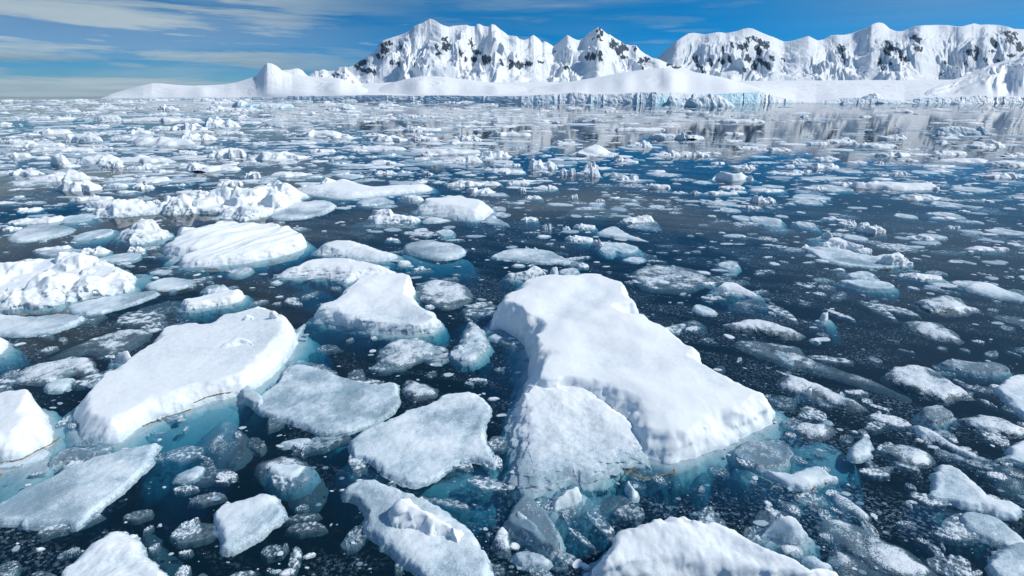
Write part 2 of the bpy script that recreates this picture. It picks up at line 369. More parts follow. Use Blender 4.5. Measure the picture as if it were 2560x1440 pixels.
def mountain(name, label, ridge, foot, Df, Dr, u0, u1, seed, mat, spots=(), amp=0.3, wave=60, prof=1.5, step=1.5, nrow=120, flute=0.03, rid=0.0, cat='mountain', back=0.35, sink=0.0, ribs=0.0):
    u = np.arange(u0, u1, step)
    tt = np.concatenate([np.linspace(0, 1, nrow), 1 + back * np.linspace(0, 1, 14)[1:]])
    U, T = np.meshgrid(u, tt)
    ry = curve(ridge)(U); fy = foot(U) if callable(foot) else np.full_like(U, foot)
    DF = Df(U) if callable(Df) else np.full_like(U, float(Df))
    DR = Dr(U) if callable(Dr) else np.full_like(U, float(Dr))
    DR = DR * (1 + 0.06 * fbm(U / 90, 0 * U, seed + 50, 2))
    jag = rid * fbm(U / 5.0, 0 * U, seed + 70, 3)
    zr = z_at(ry + jag, DR); zf = z_at(fy + sink, DF)
    Tc = np.minimum(T, 1)
    D = DF + (DR - DF) * T
    wu = U + 45 * fbm(U / 90, T * 2.2, seed + 1, 3)
    k = 170 * fbm(U / 150, 0 * U, seed + 21, 2)
    sp = ridged((wu + k * (1 - Tc)) / wave, T * 2.6 + 2, seed + 2, 5, 0.46) - 0.55
    rib = ridged((wu + k * (1 - Tc)) / 21 + 5, T * 3.0, seed + 40, 4, 0.55) - 0.55
    fl = fbm((wu + 8 * T) / 7.0, T * 4, seed + 5, 4, 0.6)
    env = np.sin(np.pi * np.clip(Tc, 0, 1) ** 0.85)
    f = Tc ** (prof * (1 + 0.5 * fbm(U / 110, 0 * U, seed + 31, 2)))
    z = zf + (zr - zf) * (f + amp * sp * env + ribs * rib * env * sst(0.15, 0.45, Tc) + flute * fl * env * sst(0.1, 0.5, Tc))
    ov = T > 1
    z = np.where(ov, zr * (1 - 0.9 * (T - 1) / back) - 3 * (T - 1), z)
    X = x_at(U, D, z)
    py = py_at(D, z)
    rk = rock_mask(U, py, spots, seed) if len(spots) else np.zeros_like(U)
    rk = np.where(ov, 0, rk)
    V = np.stack([X, D, z], -1).reshape(-1, 3)
    c = V.mean(0); c[2] = 0
    me = mesh_np(name, V - c, grid_faces(*U.shape), mat, {'rock': rk.ravel(), 'snow': np.ones(rk.size)})
    return tag(link(name, me, loc=c), label, cat, kind='structure')

def build_land():
    mountain('mountain', 'tall snowy massif with dark rock bands and several peaks behind the glacier', RA, curve("800,225 900,212 1000,205 1100,195 1300,200 1500,196 1820,212"),
             3300, 4700, 800, 1820, 11, M_MTN, ROCK_A, amp=0.40, wave=140, prof=1.5, rid=1.4, flute=0.014, sink=14, ribs=0.07)
    mountain('mountain', 'long snowy mountain wall with flat crest and rock ribs, right behind the valley glacier', RB, curve("1560,215 1800,212 2000,207 2300,206 2700,200"),
             4300, 5900, 1560, 2700, 23, M_MTN, ROCK_B, amp=0.28, wave=125, prof=1.4, rid=0.8, flute=0.014, sink=14, ribs=0.07)
    mountain('hill', 'low white snow ridge rising to one sharp horn at the left end of the land',
             "235,246.6 255,245 275,235 300,228 340,217 380,208 400,208 440,212 480,214 520,213 560,211 590,206 620,197 640,190 652,175 660,164 668,157 680,159 692,165 705,176 730,186 770,190 800,192 850,196 900,215 960,238",
             lambda u: np.minimum(cliff_y(u) + 3, 247), lambda u: shore_D(u) + 6, lambda u: shore_D(u) + 900 + 0 * u, 235, 960, 31, M_SNOW, amp=0.05, wave=110, prof=0.85, flute=0.012, nrow=70, cat='hill')
    mountain('hill', 'rounded white snow hump behind the sharp horn', "690,192 700,182 706,175 725,174 737,171 745,171 755,175 765,186 775,194 790,205", 215, 3300, 3900, 690, 790, 37, M_SNOW, amp=0.08, wave=60, nrow=40, cat='hill')
    mountain('hill', 'broken grey white ice slope with small rocky points between horn and massif', "765,195 772,189 780,183 788,177 795,178 803,174 810,173 820,178 836,176 848,168 862,167 880,185 900,205 920,225", curve("765,225 920,236"),
             2400, 3200, 765, 920, 41, M_MTN, [(835,192,4,8),(842,185,3,6),(790,195,3,3)], amp=0.45, wave=24, nrow=70, flute=0.06, rid=1.5, cat='hill')
    mountain('hill', 'smooth white snow dome sloping down to the water in front of both mountains', "1240,232 1300,224 1380,212 1430,203 1500,192 1550,182 1600,175 1640,171 1660,169 1690,173 1730,179 1770,186 1810,194 1850,205 1880,214 1910,224 1940,236 1970,247 1995,254 2035,256.2",
             lambda u: np.minimum(cliff_y(u) + 6, 257), lambda u: shore_D(u) + 2, lambda u: shore_D(u) + 20 + 1100 * sst(2040, 1700, u), 1240, 2036, 43, M_SNOW, amp=0.02, wave=150, prof=0.9, flute=0.004, nrow=60, cat='hill')
    mountain('hill', 'wind-carved snow slope rising towards the right edge', "2240,254 2290,247 2305,240 2318,227 2335,217 2350,211 2380,200 2420,187 2450,173 2480,161 2510,152 2560,142 2620,135 2700,132",
             lambda u: np.minimum(cliff_y(u) + 6, 257), lambda u: shore_D(u) + 3, lambda u: shore_D(u) + 40 + 1200 * sst(2240, 2500, u), 2240, 2700, 47, M_SNOW, amp=0.16, wave=70, prof=0.9, flute=0.03, nrow=80, cat='hill')
    mountain('hill', 'broad white foreland bulge below the massif behind the blue ice front', "860,240 900,233 940,222 985,205 1030,194 1060,190 1110,192 1180,200 1240,208 1300,215 1360,225 1420,236",
             lambda u: np.minimum(cliff_y(u) + 5, 256), lambda u: shore_D(u) + 5, lambda u: shore_D(u) + 1300, 860, 1420, 53, M_SNOW, amp=0.05, wave=110, prof=0.9, flute=0.01, nrow=60, cat='hill')
    # valley glacier, one sheet from the ice front to the feet of the mountains
    u = np.arange(700, 2720, 3.0); tt = np.linspace(0, 1, 260)
    U, T = np.meshgrid(u, tt)
    D0 = shore_D(U) + 2; D = D0 * (4600 / D0) ** T
    ytop = np.minimum(cliff_y(U) - 0.15, 256); yft = np.interp(U, [700, 1000, 1700, 2700], [222, 200, 203, 197])
    py = ytop + (yft - ytop) * T ** 0.85 + (3.4 * (ridged(U / 70 + T * 3 + fbm(U / 40, T * 9, 66, 2), T * 26, 61, 3) - 0.5) * sst(1700, 1950, U) + 0.9 * fbm(U / 45, T * 26, 62, 4)) * np.sin(np.pi * T) ** 0.7
    py[0] += 6
    z = z_at(py, D)
    V = np.stack([x_at(U, D, z), D, z], -1).reshape(-1, 3); c = V.mean(0); c[2] = 0
    me = mesh_np('glacier', V - c, grid_faces(*U.shape), M_SNOW, {'snow': np.ones(U.size)})
    tag(link('glacier', me, loc=c), 'crevassed white glacier plain at the mountain feet', 'glacier', kind='structure')
    # the broken ice front along the shore
    u = np.arange(252, 2700, 1.0); tt = np.linspace(0, 1, 16)
    U, T = np.meshgrid(u, tt)
    D0 = shore_D(U)
    sc = D0 / FPX                                  # metres per photo pixel
    bu = U / 40 + 2.4 * fbm(U / 70, 0 * U, 71, 3)
    blk = np.floor(bu)
    bj = (_h(blk, 0 * blk, 5) / 65535.0 - 0.5)
    bt = (_h(blk, 0 * blk, 8) / 65535.0 - 0.5)
    ytop = cliff_y(U) + 2.4 * bt * sst(2.0, 10, shore_y(U) - cliff_y(U)) 
    H = np.maximum(z_at(ytop, D0), 0.2)
    z = -1.0 + (H + 1.0) * T
    saw = bu - blk
    dep = sc * (7 * bj + 9 * (saw - 0.5) * (0.5 + bt) + 4.5 * fbm(U / 12 + T, T * 4, 72, 4) + 1.2 * gn(U / 2.5 + 2 * T, T * 6, 75)) - sc * 3 * np.sin(np.pi * T) * (0.5 + bt)
    D = D0 - 40 * sc + dep + T * 33 * sc
    D = np.minimum(D, D0 - 1.5)
    X = x_at(U, D, z)
    # top lip folding back on to the snow
    D2 = D0[:3] + np.array([[0.5], [6.0], [9.0]]); z2 = np.repeat((H[:1]), 3, 0) * np.array([[1.03], [1.0], [0.2]])
    X2 = x_at(U[:3], D2, z2)
    V = np.concatenate([np.stack([X, D, z], -1).reshape(-1, 3), np.stack([X2, D2, z2], -1).reshape(-1, 3)])
    sn = np.concatenate([(T * 0.55 + 0.7 * fbm(U / 30, T * 1.2, 77, 3) + 0.7 * bj - 0.6 * np.exp(-((U - 1820) / 130) ** 2)).ravel(), np.ones(3 * len(u))])
    c = V.mean(0); c[2] = 0
    me = mesh_np('ice_cliff', V - c, grid_faces(len(tt) + 3, len(u)), M_CLIFF, {'snow': sn})
    tag(link('ice_cliff', me, loc=c), 'blue and white broken ice front standing along the shore', 'ice cliff', kind='structure')
build_land()

# ------------------------------------------------------------------ floes
ZONE = {0: (0, 0, 1), 3: (0, 230, 2.938), 4: (850, 230, 2.938), 5: (1700, 230, 2.938),
        6: (0, 700, 1.9465), 7: (850, 700, 1.9465), 8: (1700, 700, 1.9465)}
def zone_pts(zn, s):
    ox, oy, k = ZONE[zn]; p = pts(s); return np.stack([ox + p[:, 0] / k, oy + p[:, 1] / k], -1)
def chaikin(p, n):
    for _ in range(n):
        q = np.roll(p, -1, 0); p = np.stack([0.75 * p + 0.25 * q, 0.25 * p + 0.75 * q], 1).reshape(-1, 2)
    return p
def sdist(x, y, poly):
    """signed distance, positive inside"""
    sh = x.shape; x = x.ravel(); y = y.ravel()
    best = np.full(x.shape, 1e9); ins = np.zeros(x.shape, bool)
    a = poly; b = np.roll(poly, -1, 0)
    for (ax, ay), (bx, by) in zip(a, b):
        ex, ey = bx - ax, by - ay; L = ex * ex + ey * ey + 1e-12
        t = np.clip(((x - ax) * ex + (y - ay) * ey) / L, 0, 1)
        d = (x - ax - t * ex) ** 2 + (y - ay - t * ey) ** 2
        np.minimum(best, d, out=best)
        c = (ay > y) != (by > y)
        ins ^= c & (x < ex * (y - ay) / (ey if abs(ey) > 1e-12 else 1e-12) + ax)
    return (np.sqrt(best) * np.where(ins, 1, -1)).reshape(sh)

STY = dict(  # rim width, lump amplitude, lump scale, fine amp, ragged edge, skirt, depth, snow level, domes
    snow=dict(w=0.60, amp=0.15, ls=1.3, fine=0.004, rag=0.045, sk=0.20, dm=0.45, sn=0.95, dom=0, ch=2),
    smooth=dict(w=0.55, amp=0.08, ls=1.4, fine=0.003, rag=0.03, sk=0.25, dm=0.5, sn=0.85, dom=0, ch=2),
    slab=dict(w=0.08, amp=0.055, ls=0.8, fine=0.006, rag=0.09, sk=0.04, dm=0.05, sn=0.36, dom=0, ch=1),
    pan=dict(w=0.14, amp=0.015, ls=0.9, fine=0.002, rag=0.04, sk=0.04, dm=0.05, sn=0.42, dom=0, ch=2),
    glass=dict(w=0.06, amp=0.04, ls=0.6, fine=0.008, rag=0.05, sk=0.06, dm=0.15, sn=0.25, dom=0, ch=1),
    slush=dict(w=0.20, amp=0.06, ls=0.45, fine=0.012, rag=0.22, sk=0.05, dm=0.05, sn=0.36, dom=0, ch=2),
    rubble=dict(w=0.20, amp=0.07, ls=0.6, fine=0.006, rag=0.10, sk=0.14, dm=0.3, sn=0.85, dom=26, ch=1),
)
def floe_mesh(poly, zb, zf, style, res, seed, mat, name='floe', axis=None, **kw):
    P = dict(STY[style]); P.update(kw)
    poly = chaikin(poly, P['ch'])
    c = poly.mean(0); poly = poly - c
    ext = np.ptp(poly, axis=0); size = math.sqrt(ext[0] * ext[1])
    w = min(P['w'], 0.33 * min(ext)); sk = P['sk']; dmx = P.get('dmx', 1.3 * P['dm']); pad = sk * 1.6 * math.sqrt(dmx / P['dm']) + 0.05
    x0, y0 = poly.min(0) - pad; x1, y1 = poly.max(0) + pad
    nx = max(10, int((x1 - x0) / res)); ny = max(10, int((y1 - y0) / res))
    gx, gy = np.meshgrid(np.linspace(x0, x1, nx), np.linspace(y0, y1, ny))
    rg = P['rag']; sc = max(rg * 5, 0.1)
    wx = gx + rg * fbm(gx / sc, gy / sc, seed, 4, 0.6); wy = gy + rg * fbm(gx / sc + 31, gy / sc, seed + 1, 4, 0.6)
    s = sdist(wx, wy, poly)
    ymin, ymax = poly[:, 1].min(), poly[:, 1].max()
    v = np.clip((gy - ymin) / (ymax - ymin + 1e-9), 0, 1)
    hp = zf + (zb - zf) * v
    if 'zl' in P: hp = hp + P['zl'] * (0.5 - np.clip((gx - poly[:, 0].min()) / ext[0], 0, 1))
    ls = P['ls']
    lump = fbm(gx / ls, gy / ls, seed + 2, *((3, 0.38) if style in ('snow', 'smooth') else (5, 0.5)))
    gr = fbm(gx / 0.11, gy / 0.11, seed + 5, 3, 0.65)
    edge0 = np.minimum(hp - 0.06, -0.02)
    ww = w * np.clip(1 + 1.1 * fbm(gx / (1.6 * w + 0.25), gy / (1.6 * w + 0.25), seed + 4, 3), 0.3, 2.2)
    k = np.clip(s / ww, 0, 1); k = 1 - (1 - k) ** 2.0
    z = edge0 + (hp - edge0) * k + P['amp'] * lump * sst(0, 2.2 * w, s) + P['fine'] * gr * sst(-0.05, w, s)
    if P.get('ridge'):   # parallel melt grooves
        an = math.radians(P.get('ran', 0)); q = gx * math.sin(an) + gy * math.cos(an)
        z = z + P['ridge'] * (ridged(q / P.get('rw', 0.8), (gx * math.cos(an) - gy * math.sin(an)) / 6, seed + 8, 2) - 0.5) * sst(0, 2 * w, s)
    sn = np.full(z.shape, P['sn'])
    zc = np.full(z.shape, -9.0)
    if P['dom']:
        rs = np.random.RandomState(seed); m = 0
        dmx = P.get('dr', 0.16); hh = P.get('dh', 1.0)
        inner = np.argwhere(s > 0.02 * size)
        for _ in range(P['dom']):
            if not len(inner): break
            iy, ix = inner[rs.randint(len(inner))]
            r = size * dmx * (0.35 + rs.rand() ** 1.6)
            dx = gx - gx[iy, ix]; dy = gy - gy[iy, ix]
            wob = 0.22 * r * fbm(gx / (0.6 * r), gy / (0.6 * r), seed + 60, 3); dx = dx + wob; dy = dy - wob
            npl = rs.randint(5, 9); a0 = rs.rand() * 6.28; mm = np.full(dx.shape, -9.0)
            for q in range(npl):
                an = a0 + q * 6.283 / npl + 0.5 * rs.randn() / npl
                mm = np.maximum(mm, (math.cos(an) * dx + math.sin(an) * dy) / (r * (0.55 + 0.6 * rs.rand())))
            tz = r * (0.25 + 0.6 * rs.rand() ** 1.3) * hh
            base = max(0.0, hp[iy, ix] * 0.5) * sst(-0.3 * w, 1.5 * w, s)
            top = tz + 0.55 * (rs.randn() * dx + rs.randn() * dy) * tz / r + 0.30 * tz * fbm(gx / (0.5 * r), gy / (0.5 * r), seed + 61, 3)
            edge = (1 - mm) * r * (0.7 + 1.3 * rs.rand() ** 1.5)
            e = 0.15 * tz; hh_ = np.clip(0.5 + 0.5 * (edge - top) / e, 0, 1)
            dz = base + edge * (1 - hh_) + top * hh_ - e * hh_ * (1 - hh_)
            q = 1.15 - mm
            zc = np.where(q > 0, np.maximum(zc, dz), zc)
    side = np.clip(-s, 0, None)
    skn = sk * (0.75 + 0.8 * np.clip(0.5 + fbm(gx / 1.3, gy / 1.3, seed + 7, 3), 0, 1))
    under = edge0 - P['dm'] * (side / skn) ** 2.0 + 0.05 * min(1.0, P['dm'] / 0.3) * fbm(gx / 0.35, gy / 0.35, seed + 6, 4)* sst(0, 0.15, side)
    z = np.maximum(np.where(s < 0, under, z), zc)
    hmax = max(zb, zf, 0.06)
    sn = sn + (0.65 if P['sn'] < 0.7 else 0.25) * lump + (0.25 * sst(0.0, 0.35 * hmax, z) - 0.25) + P.get('sng', 0) * (v - 0.5)
    if style == 'slush': sn = sn + 0.14 - 0.42 * (1 - sst(-0.02, 0.24 * min(ext), s + 0.20 * min(ext) * lump))
    sn = np.where((z < 0) & (style != 'slush'), np.maximum(sn - 0.05, P.get('und', 0.80)), sn)
    reach = skn * math.sqrt(dmx / P['dm']) if dmx > 0.1 else 0.012 + 0 * s
    s2 = s + reach
    s2 = np.where(zc > -5, np.maximum(s2, 0.02), s2)
    gsy, gsx = np.gradient(s2, gy[1, 0] - gy[0, 0], gx[0, 1] - gx[0, 0]); gl = np.maximum(np.hypot(gsx, gsy), 0.5)
    mv = np.clip(-s2, 0, 2.0 * res) / gl ** 2
    gx = gx + gsx * mv; gy = gy + gsy * mv
    z = np.where(s2 < 0, np.maximum(z, edge0 - dmx * 1.05 if dmx > 0.1 else edge0 - 0.015), z)
    F = grid_faces(ny, nx)
    kf = (s2 > 0).ravel()[F].any(1); F = F[kf]
    ids = np.unique(F); mp = np.full(nx * ny, -1); mp[ids] = np.arange(len(ids))
    zz = np.clip(z, -0.3, 2); da = P.get('jit', {'smooth': 0.10, 'snow': 0.24, 'pan': 0.12}.get(style, 0.34)) * min(0.35, max(hmax, 0.02)) * (0.12 + 0.88 * sst(1.3 * w, 0.2 * w, s)); ds = max(0.12, 0.6 * hmax)
    gx = gx + da * fbm((gx + 1.3 * zz) / ds, (gy - 2.1 * zz) / ds, seed + 90, 3); gy = gy + da * fbm((gx - 1.9 * zz) / ds + 7, (gy + 1.6 * zz) / ds, seed + 93, 3)
    V = np.stack([gx, gy, z], -1).reshape(-1, 3)[ids]
    me = mesh_np(name, V, mp[F], mat, {'snow': np.clip(sn, -0.4, 1.2).ravel()[ids]})
    return me, c
def img_poly(zn, s, zb, zf, h0=0.85):
    p = zone_pts(zn, s); y0, y1 = p[:, 1].min(), p[:, 1].max()
    v = (y1 - p[:, 1]) / (y1 - y0 + 1e-9)
    zz = (zf + (zb - zf) * v); zz = np.where(zz > 0, zz * h0 * sst(0.15, 0.6, v), zz)
    X, Y = px_ground(p[:, 0], p[:, 1], zz)
    return np.stack([X, Y], -1)
MATS = dict(ice=M_ICE, glass=M_GLASS, slush=M_SLUSH)
SEED = [100]
def floe(name, label, cat, *parts, group=None):
    """each part: (part name, zone, outline, back height, front height, style, options)"""
    objs = []
    for pn, zn, s, zb, zf, st, kw in parts:
        kw = dict(kw)
        if 'dm' not in kw: kw['dmx'] = {'slush': 0.05, 'slab': 0.06, 'pan': 0.06, 'glass': 0.16, 'rubble': 0.35}.get(st, 0.5)
        SEED[0] += 13
        hk = {'slab': 0.5, 'pan': 0.55, 'glass': 0.7}.get(st, 1.0); zf *= 0.7 if st in ('snow', 'smooth') and zf > 0 else 1; zb *= hk if zb > 0 else 1; zf *= hk if zf > 0 else 1
        poly = img_poly(zn, s, zb, zf)
        d = math.hypot(*poly.mean(0), CH)
        res = max(0.017, d / 568 * 0.75) * kw.pop('rs', 1.0)
        big = np.ptp(poly, axis=0); res = max(res, math.sqrt(big[0] * big[1] / 60000))
        f = min(1.0, d / 14.0) if d < 14 else d / 14.0
        if d > 14:                                   # coarser detail further off
            for key in ('rag', 'ls', 'w', 'sk', 'fine'):
                kw.setdefault(key, STY[st][key] * min(f, 3.0))
        mt = MATS[kw.pop('mat', {'glass': 'glass', 'slush': 'slush'}.get(st, 'ice'))]
        me, c = floe_mesh(poly, zb, zf, st, res, SEED[0], mt, pn or name, **kw)
        objs.append((pn, me, c))
    if len(objs) == 1:
        o = link(name, objs[0][1], loc=(*objs[0][2], 0))
    else:
        c0 = objs[0][2]
        o = link(name, None, loc=(*c0, 0))
        for pn, me, c in objs: link(pn, me, o, (c[0] - c0[0], c[1] - c0[1], 0))
    return tag(o, label, cat, group)

# ------------------------------------------------------------------ the floes that can be told apart
FL, SL, PN, BL = 'ice floe', 'ice slab', 'ice pan', 'ice block'
def near_floes():
    floe('ice_floe', 'largest snow-covered floe, thick and bright white, with a stepped glassy ice foot', FL,
        ('snow_top', 7, "725,130 735,95 775,65 830,25 850,-5 960,-22 1130,-36 1265,-36 1384,0 1470,92 1462,124 1410,134 1540,178 1655,232 1770,312 1810,395 1948,468 2066,555 2135,660 2045,730 1910,790 1775,855 1612,903 1540,875 1440,850 1400,780 1345,690 1260,610 1180,590 1085,560 935,562 882,545 900,470 916,350 914,235 862,180 800,132", 0.72, 0.40, 'snow', dict(w=0.38, amp=0.13, ls=1.5, sk=0.55, dm=1.0, rag=0.06)),
        ('ice_foot', 7, "818,640 850,560 920,450 1050,440 1250,500 1400,620 1540,790 1520,880 1340,915 1300,940 1270,975 1208,1000 1120,968 1045,1000 960,1040 880,1010 830,960 845,880 850,820 815,730", 0.62, 0.10, 'slab', dict(w=0.34, amp=0.09, ls=0.9, sn=0.74, sk=0.2, dm=0.4, dmx=0.7, sng=0.6, ridge=0.03, ran=60, rw=0.9)),
        ('submerged_skirt', 7, "600,180 730,130 880,190 920,300 900,480 860,600 780,560 690,420 610,300", -0.35, -0.45, 'smooth', dict(sk=0.6, dm=0.9, und=0.87, sn=0.4)))
    floe('ice_floe', 'long thick floe with a blunt rounded left end and a brown-stained waterline', FL,
        ('snow_top', 6, "345,655 375,610 440,520 500,430 560,390 640,340 700,290 760,245 850,210 960,195 1060,180 1180,130 1300,112 1330,130 1395,155 1440,180 1440,240 1380,320 1300,410 1215,490 1135,535 1000,575 900,635 800,665 690,710 600,790 500,805 440,790 388,765 385,715", 0.50, 0.30, 'smooth', dict(w=0.30, amp=0.05, sk=0.55, dm=0.9, sn=0.80, sng=-0.2)),
        ('submerged_shelf', 6, "440,780 640,720 900,630 1130,540 1145,640 1000,760 880,865 750,948 690,945 735,850 600,825", -0.02, -0.26, 'smooth', dict(sk=0.25, dm=0.6, sn=0.75, und=0.95)),
        ('thin_edge', 6, "1215,490 1300,405 1390,300 1440,240 1490,190 1470,260 1380,360 1290,450 1235,510", 0.05, -0.02, 'slab', dict(sk=0.25, sn=0.5)),
        ('snow_lump', 6, "1140,210 1190,180 1280,170 1330,150 1400,175 1440,215 1410,260 1330,290 1260,265 1180,240", 0.66, 0.52, 'snow', dict(w=0.25, sk=0.05, dm=0.1, amp=0.12, ls=0.5)),
        ('snow_lump', 6, "990,330 1080,290 1200,255 1280,290 1230,350 1170,380 1080,435 1000,430 1010,380", 0.56, 0.44, 'snow', dict(w=0.22, sk=0.05, dm=0.1, amp=0.12, ls=0.5)))
    floe('ice_block', 'smooth high-backed white block cut off by the left edge, yellow line above its foot', BL,
        ('snow_top', 6, "-140,530 -40,505 60,503 140,505 190,530 215,590 233,650 228,690 240,740 250,795 180,835 90,878 -20,895 -140,900", 0.55, 0.38, 'smooth', dict(w=0.35, sk=0.3, dm=0.6, sn=0.85)),
        ('submerged_foot', 6, "-140,880 0,885 100,860 245,800 256,930 190,980 70,1060 0,1090 -140,1120", 0.10, -0.12, 'slab', dict(sk=0.4, sn=0.5, und=0.95)))
    floe('ice_slab', 'flat grey grainy slab in front of the long floe\'s blunt end', SL,
        ('', 6, "-160,1120 0,1090 90,1020 170,990 270,950 330,890 450,860 560,830 700,790 800,775 760,830 720,900 640,970 570,1040 500,1110 420,1180 370,1220 280,1205 200,1215 100,1195 0,1190 -160,1180", 0.12, 0.10, 'slab', dict(amp=0.04, sn=0.40)))
    floe('ice_slab', 'small clear ice lump wedged between the long floe and the grey slab', SL,
        ('', 6, "225,915 250,865 300,820 390,800 440,820 540,825 520,850 450,850 380,870 300,890", 0.12, 0.05, 'glass', dict()))
    floe('ice_floe', 'snowy floe at the bottom left corner with a bluish submerged right side', FL,
        ('snow_top', 6, "240,1560 275,1440 330,1370 380,1310 460,1250 560,1205 640,1210 690,1240 710,1290 750,1350 800,1400 830,1480 800,1560", 0.22, 0.20, 'slab', dict(sn=0.78, amp=0.07, w=0.14, ls=0.4)),
        ('submerged_side', 6, "640,1215 720,1205 800,1260 860,1330 885,1440 870,1560 760,1560 720,1380", -0.04, -0.14, 'slush', dict(und=0.73, sn=0.3)))
    floe('ice_floe', 'small bright grainy slab alone in dark slush, shaped like a blunt triangle', FL,
        ('', 6, "1025,1150 1060,1090 1150,1070 1270,1030 1350,1030 1380,1080 1390,1120 1340,1190 1270,1250 1200,1290 1140,1330 1090,1345 1065,1310 1070,1260 1040,1200", 0.14, 0.11, 'slab', dict(sn=0.62, amp=0.04)))
    floe('ice_slab', 'half-sunk speckled slab with a small snow patch on its top', SL,
        ('', 6, "1230,930 1290,880 1380,850 1500,850 1590,960 1600,1080 1480,1110 1400,1060 1300,990", 0.05, -0.08, 'slush', dict(und=0.69)),
        ('snow_patch', 6, "1290,900 1380,892 1470,880 1500,900 1460,940 1400,980 1310,960", 0.09, 0.06, 'slab', dict(sn=0.7, sk=0.1, dm=0.15)))
    floe('ice_slab', 'flat grey streaky slab behind the blunt end of the long floe', SL,
        ('', 6, "35,490 90,440 160,400 280,385 400,360 470,385 480,430 430,460 330,460 250,500 120,500", 0.07, 0.04, 'slush', dict(sn=0.50)))
    floe('ice_slab', 'dark streaky half-sunk slab along the back edge of the long floe', SL,
        ('', 6, "190,385 300,330 420,290 560,240 700,220 760,235 690,290 600,345 480,395 420,355 300,375", 0.03, 0.0, 'slush', dict()))
    floe('ice_slab', 'thin pale lens of ice touching the front of the streaky slab', SL,
        ('', 6, "195,525 250,490 330,465 365,475 350,510 290,545 220,545", 0.09, 0.06, 'slab', dict(sn=0.5)))
    floe('ice_block', 'little rounded knob of ice behind the middle of the long floe', BL,
        ('', 6, "535,370 545,350 600,345 640,340 620,370 560,400 540,392", 0.26, 0.2, 'smooth', dict()))
    floe('ice_slab', 'smooth grey-white slab at the left edge below the rubble floe', SL,
        ('', 6, "-120,160 0,153 100,165 200,165 300,155 420,165 400,190 330,230 240,262 150,275 60,276 -120,265", 0.20, 0.08, 'pan', dict(sn=0.55)))
    floe('ice_slab', 'long thin sliver of ice pointing right below the rubble floe', SL,
        ('', 6, "315,130 420,100 560,70 700,50 790,50 720,90 600,130 470,170 400,175 320,150", 0.14, 0.10, 'slab', dict(sn=0.55)))
    floe('ice_floe', 'small hump-backed white floe with a brown rim over a turquoise foot', FL,
        ('snow_top', 6, "865,115 900,85 1000,65 1100,50 1170,30 1195,50 1150,90 1060,125 980,140 890,150", 0.24, 0.16, 'snow', dict(w=0.2)),
        ('submerged_foot', 6, "880,150 1000,130 1150,85 1200,60 1205,130 1120,155 950,165", -0.08, -0.3, 'smooth', dict(und=0.95)),
        ('ice_crumbs', 6, "985,40 1020,15 1090,12 1120,35 1080,60 1000,65", 0.1, 0.06, 'rubble', dict(dom=14, sn=0.4)))
    floe('ice_slab', 'grainy ragged pad floating in the black lead right of the grey slab', SL,
        ('', 6, "840,970 890,920 960,890 1000,900 980,940 920,990 870,990", 0.06, 0.04, 'slab', dict(sn=0.35)))
    floe('ice_slab', 'dark speckled half-melted slab below the turquoise shelf', SL,
        ('', 6, "970,830 990,770 1060,690 1120,660 1200,690 1215,780 1190,880 1110,930 1040,900", 0.03, -0.04, 'slush', dict()))
    floe('ice_pan', 'small pale lens floating below the wing-shaped slab', PN,
        ('', 6, "1335,800 1400,770 1510,760 1520,775 1470,805 1380,815", 0.07, 0.05, 'pan', dict(sn=0.5)))
    floe('ice_block', 'white block half out of the picture at the left edge', BL,
        ('', 6, "-60,255 0,253 25,260 36,290 25,340 0,366 -60,370", 0.22, 0.16, 'snow', dict()))
    floe('ice_slab', 'wing-shaped grey slab with a curled tongue touching the long floe', SL,
        ('ice_body', 0, "650,985 680,965 715,925 740,905 800,918 860,938 930,962 998,945 1000,985 985,1035 930,1062 850,1090 780,1078 700,1050 645,1030 625,1005", 0.12, 0.07, 'slab', dict(sn=0.42, amp=0.05)),
        ('tongue', 0, "570,937 600,936 640,975 665,1005 650,1032 610,1005 590,975", 0.22, 0.14, 'slab', dict(sn=0.38)),
        ('submerged_corner', 0, "770,1075 860,1085 980,1040 1000,1060 920,1100 800,1115", -0.1, -0.25, 'smooth', dict(und=0.87)))
    floe('ice_slab', 'clear speckled ice sheet tucked behind the wing-shaped slab', SL,
        ('', 0, "700,905 730,893 790,897 850,925 830,945 770,940 700,960 690,935", 0.05, 0.03, 'slush', dict()))
    floe('ice_slab', 'large pale blue-grey slab in the middle foreground, straight left side and pointed right corner', SL,
        ('ice_body', 7, "40,790 80,740 160,700 300,640 440,590 500,550 570,540 660,535 710,560 735,610 722,660 702,700 718,770 750,840 775,920 700,890 620,880 540,920 450,990 340,1005 230,955 150,890 60,860", 0.17, 0.09, 'slab', dict(sn=0.58, amp=0.05, w=0.1, sk=0.4)),
        ('submerged_shelf', 7, "50,860 150,880 340,1000 540,910 770,900 820,990 830,1060 700,1085 480,1075 250,1000 60,950", -0.10, -0.24, 'smooth', dict(sk=0.35, sn=0.4, und=0.82)))
    floe('ice_slab', 'long grey slab in the bottom centre carrying a ridge of heaped snow', SL,
        ('ice_body', 7, "0,1010 60,970 160,955 240,985 300,1010 380,1040 470,1080 560,1150 640,1200 680,1270 715,1330 730,1420 720,1520 420,1520 370,1440 300,1370 220,1300 150,1230 115,1190 110,1110 80,1060 10,1050", 0.16, 0.13, 'slab', dict(sn=0.45, amp=0.06)),
        ('snow_ridge', 7, "210,1110 240,1050 300,1010 380,1040 470,1090 560,1160 620,1230 610,1310 560,1330 490,1280 430,1300 390,1250 300,1220 230,1180", 0.30, 0.24, 'snow', dict(w=0.22, sk=0.05, dm=0.12, amp=0.14, ls=0.45)))
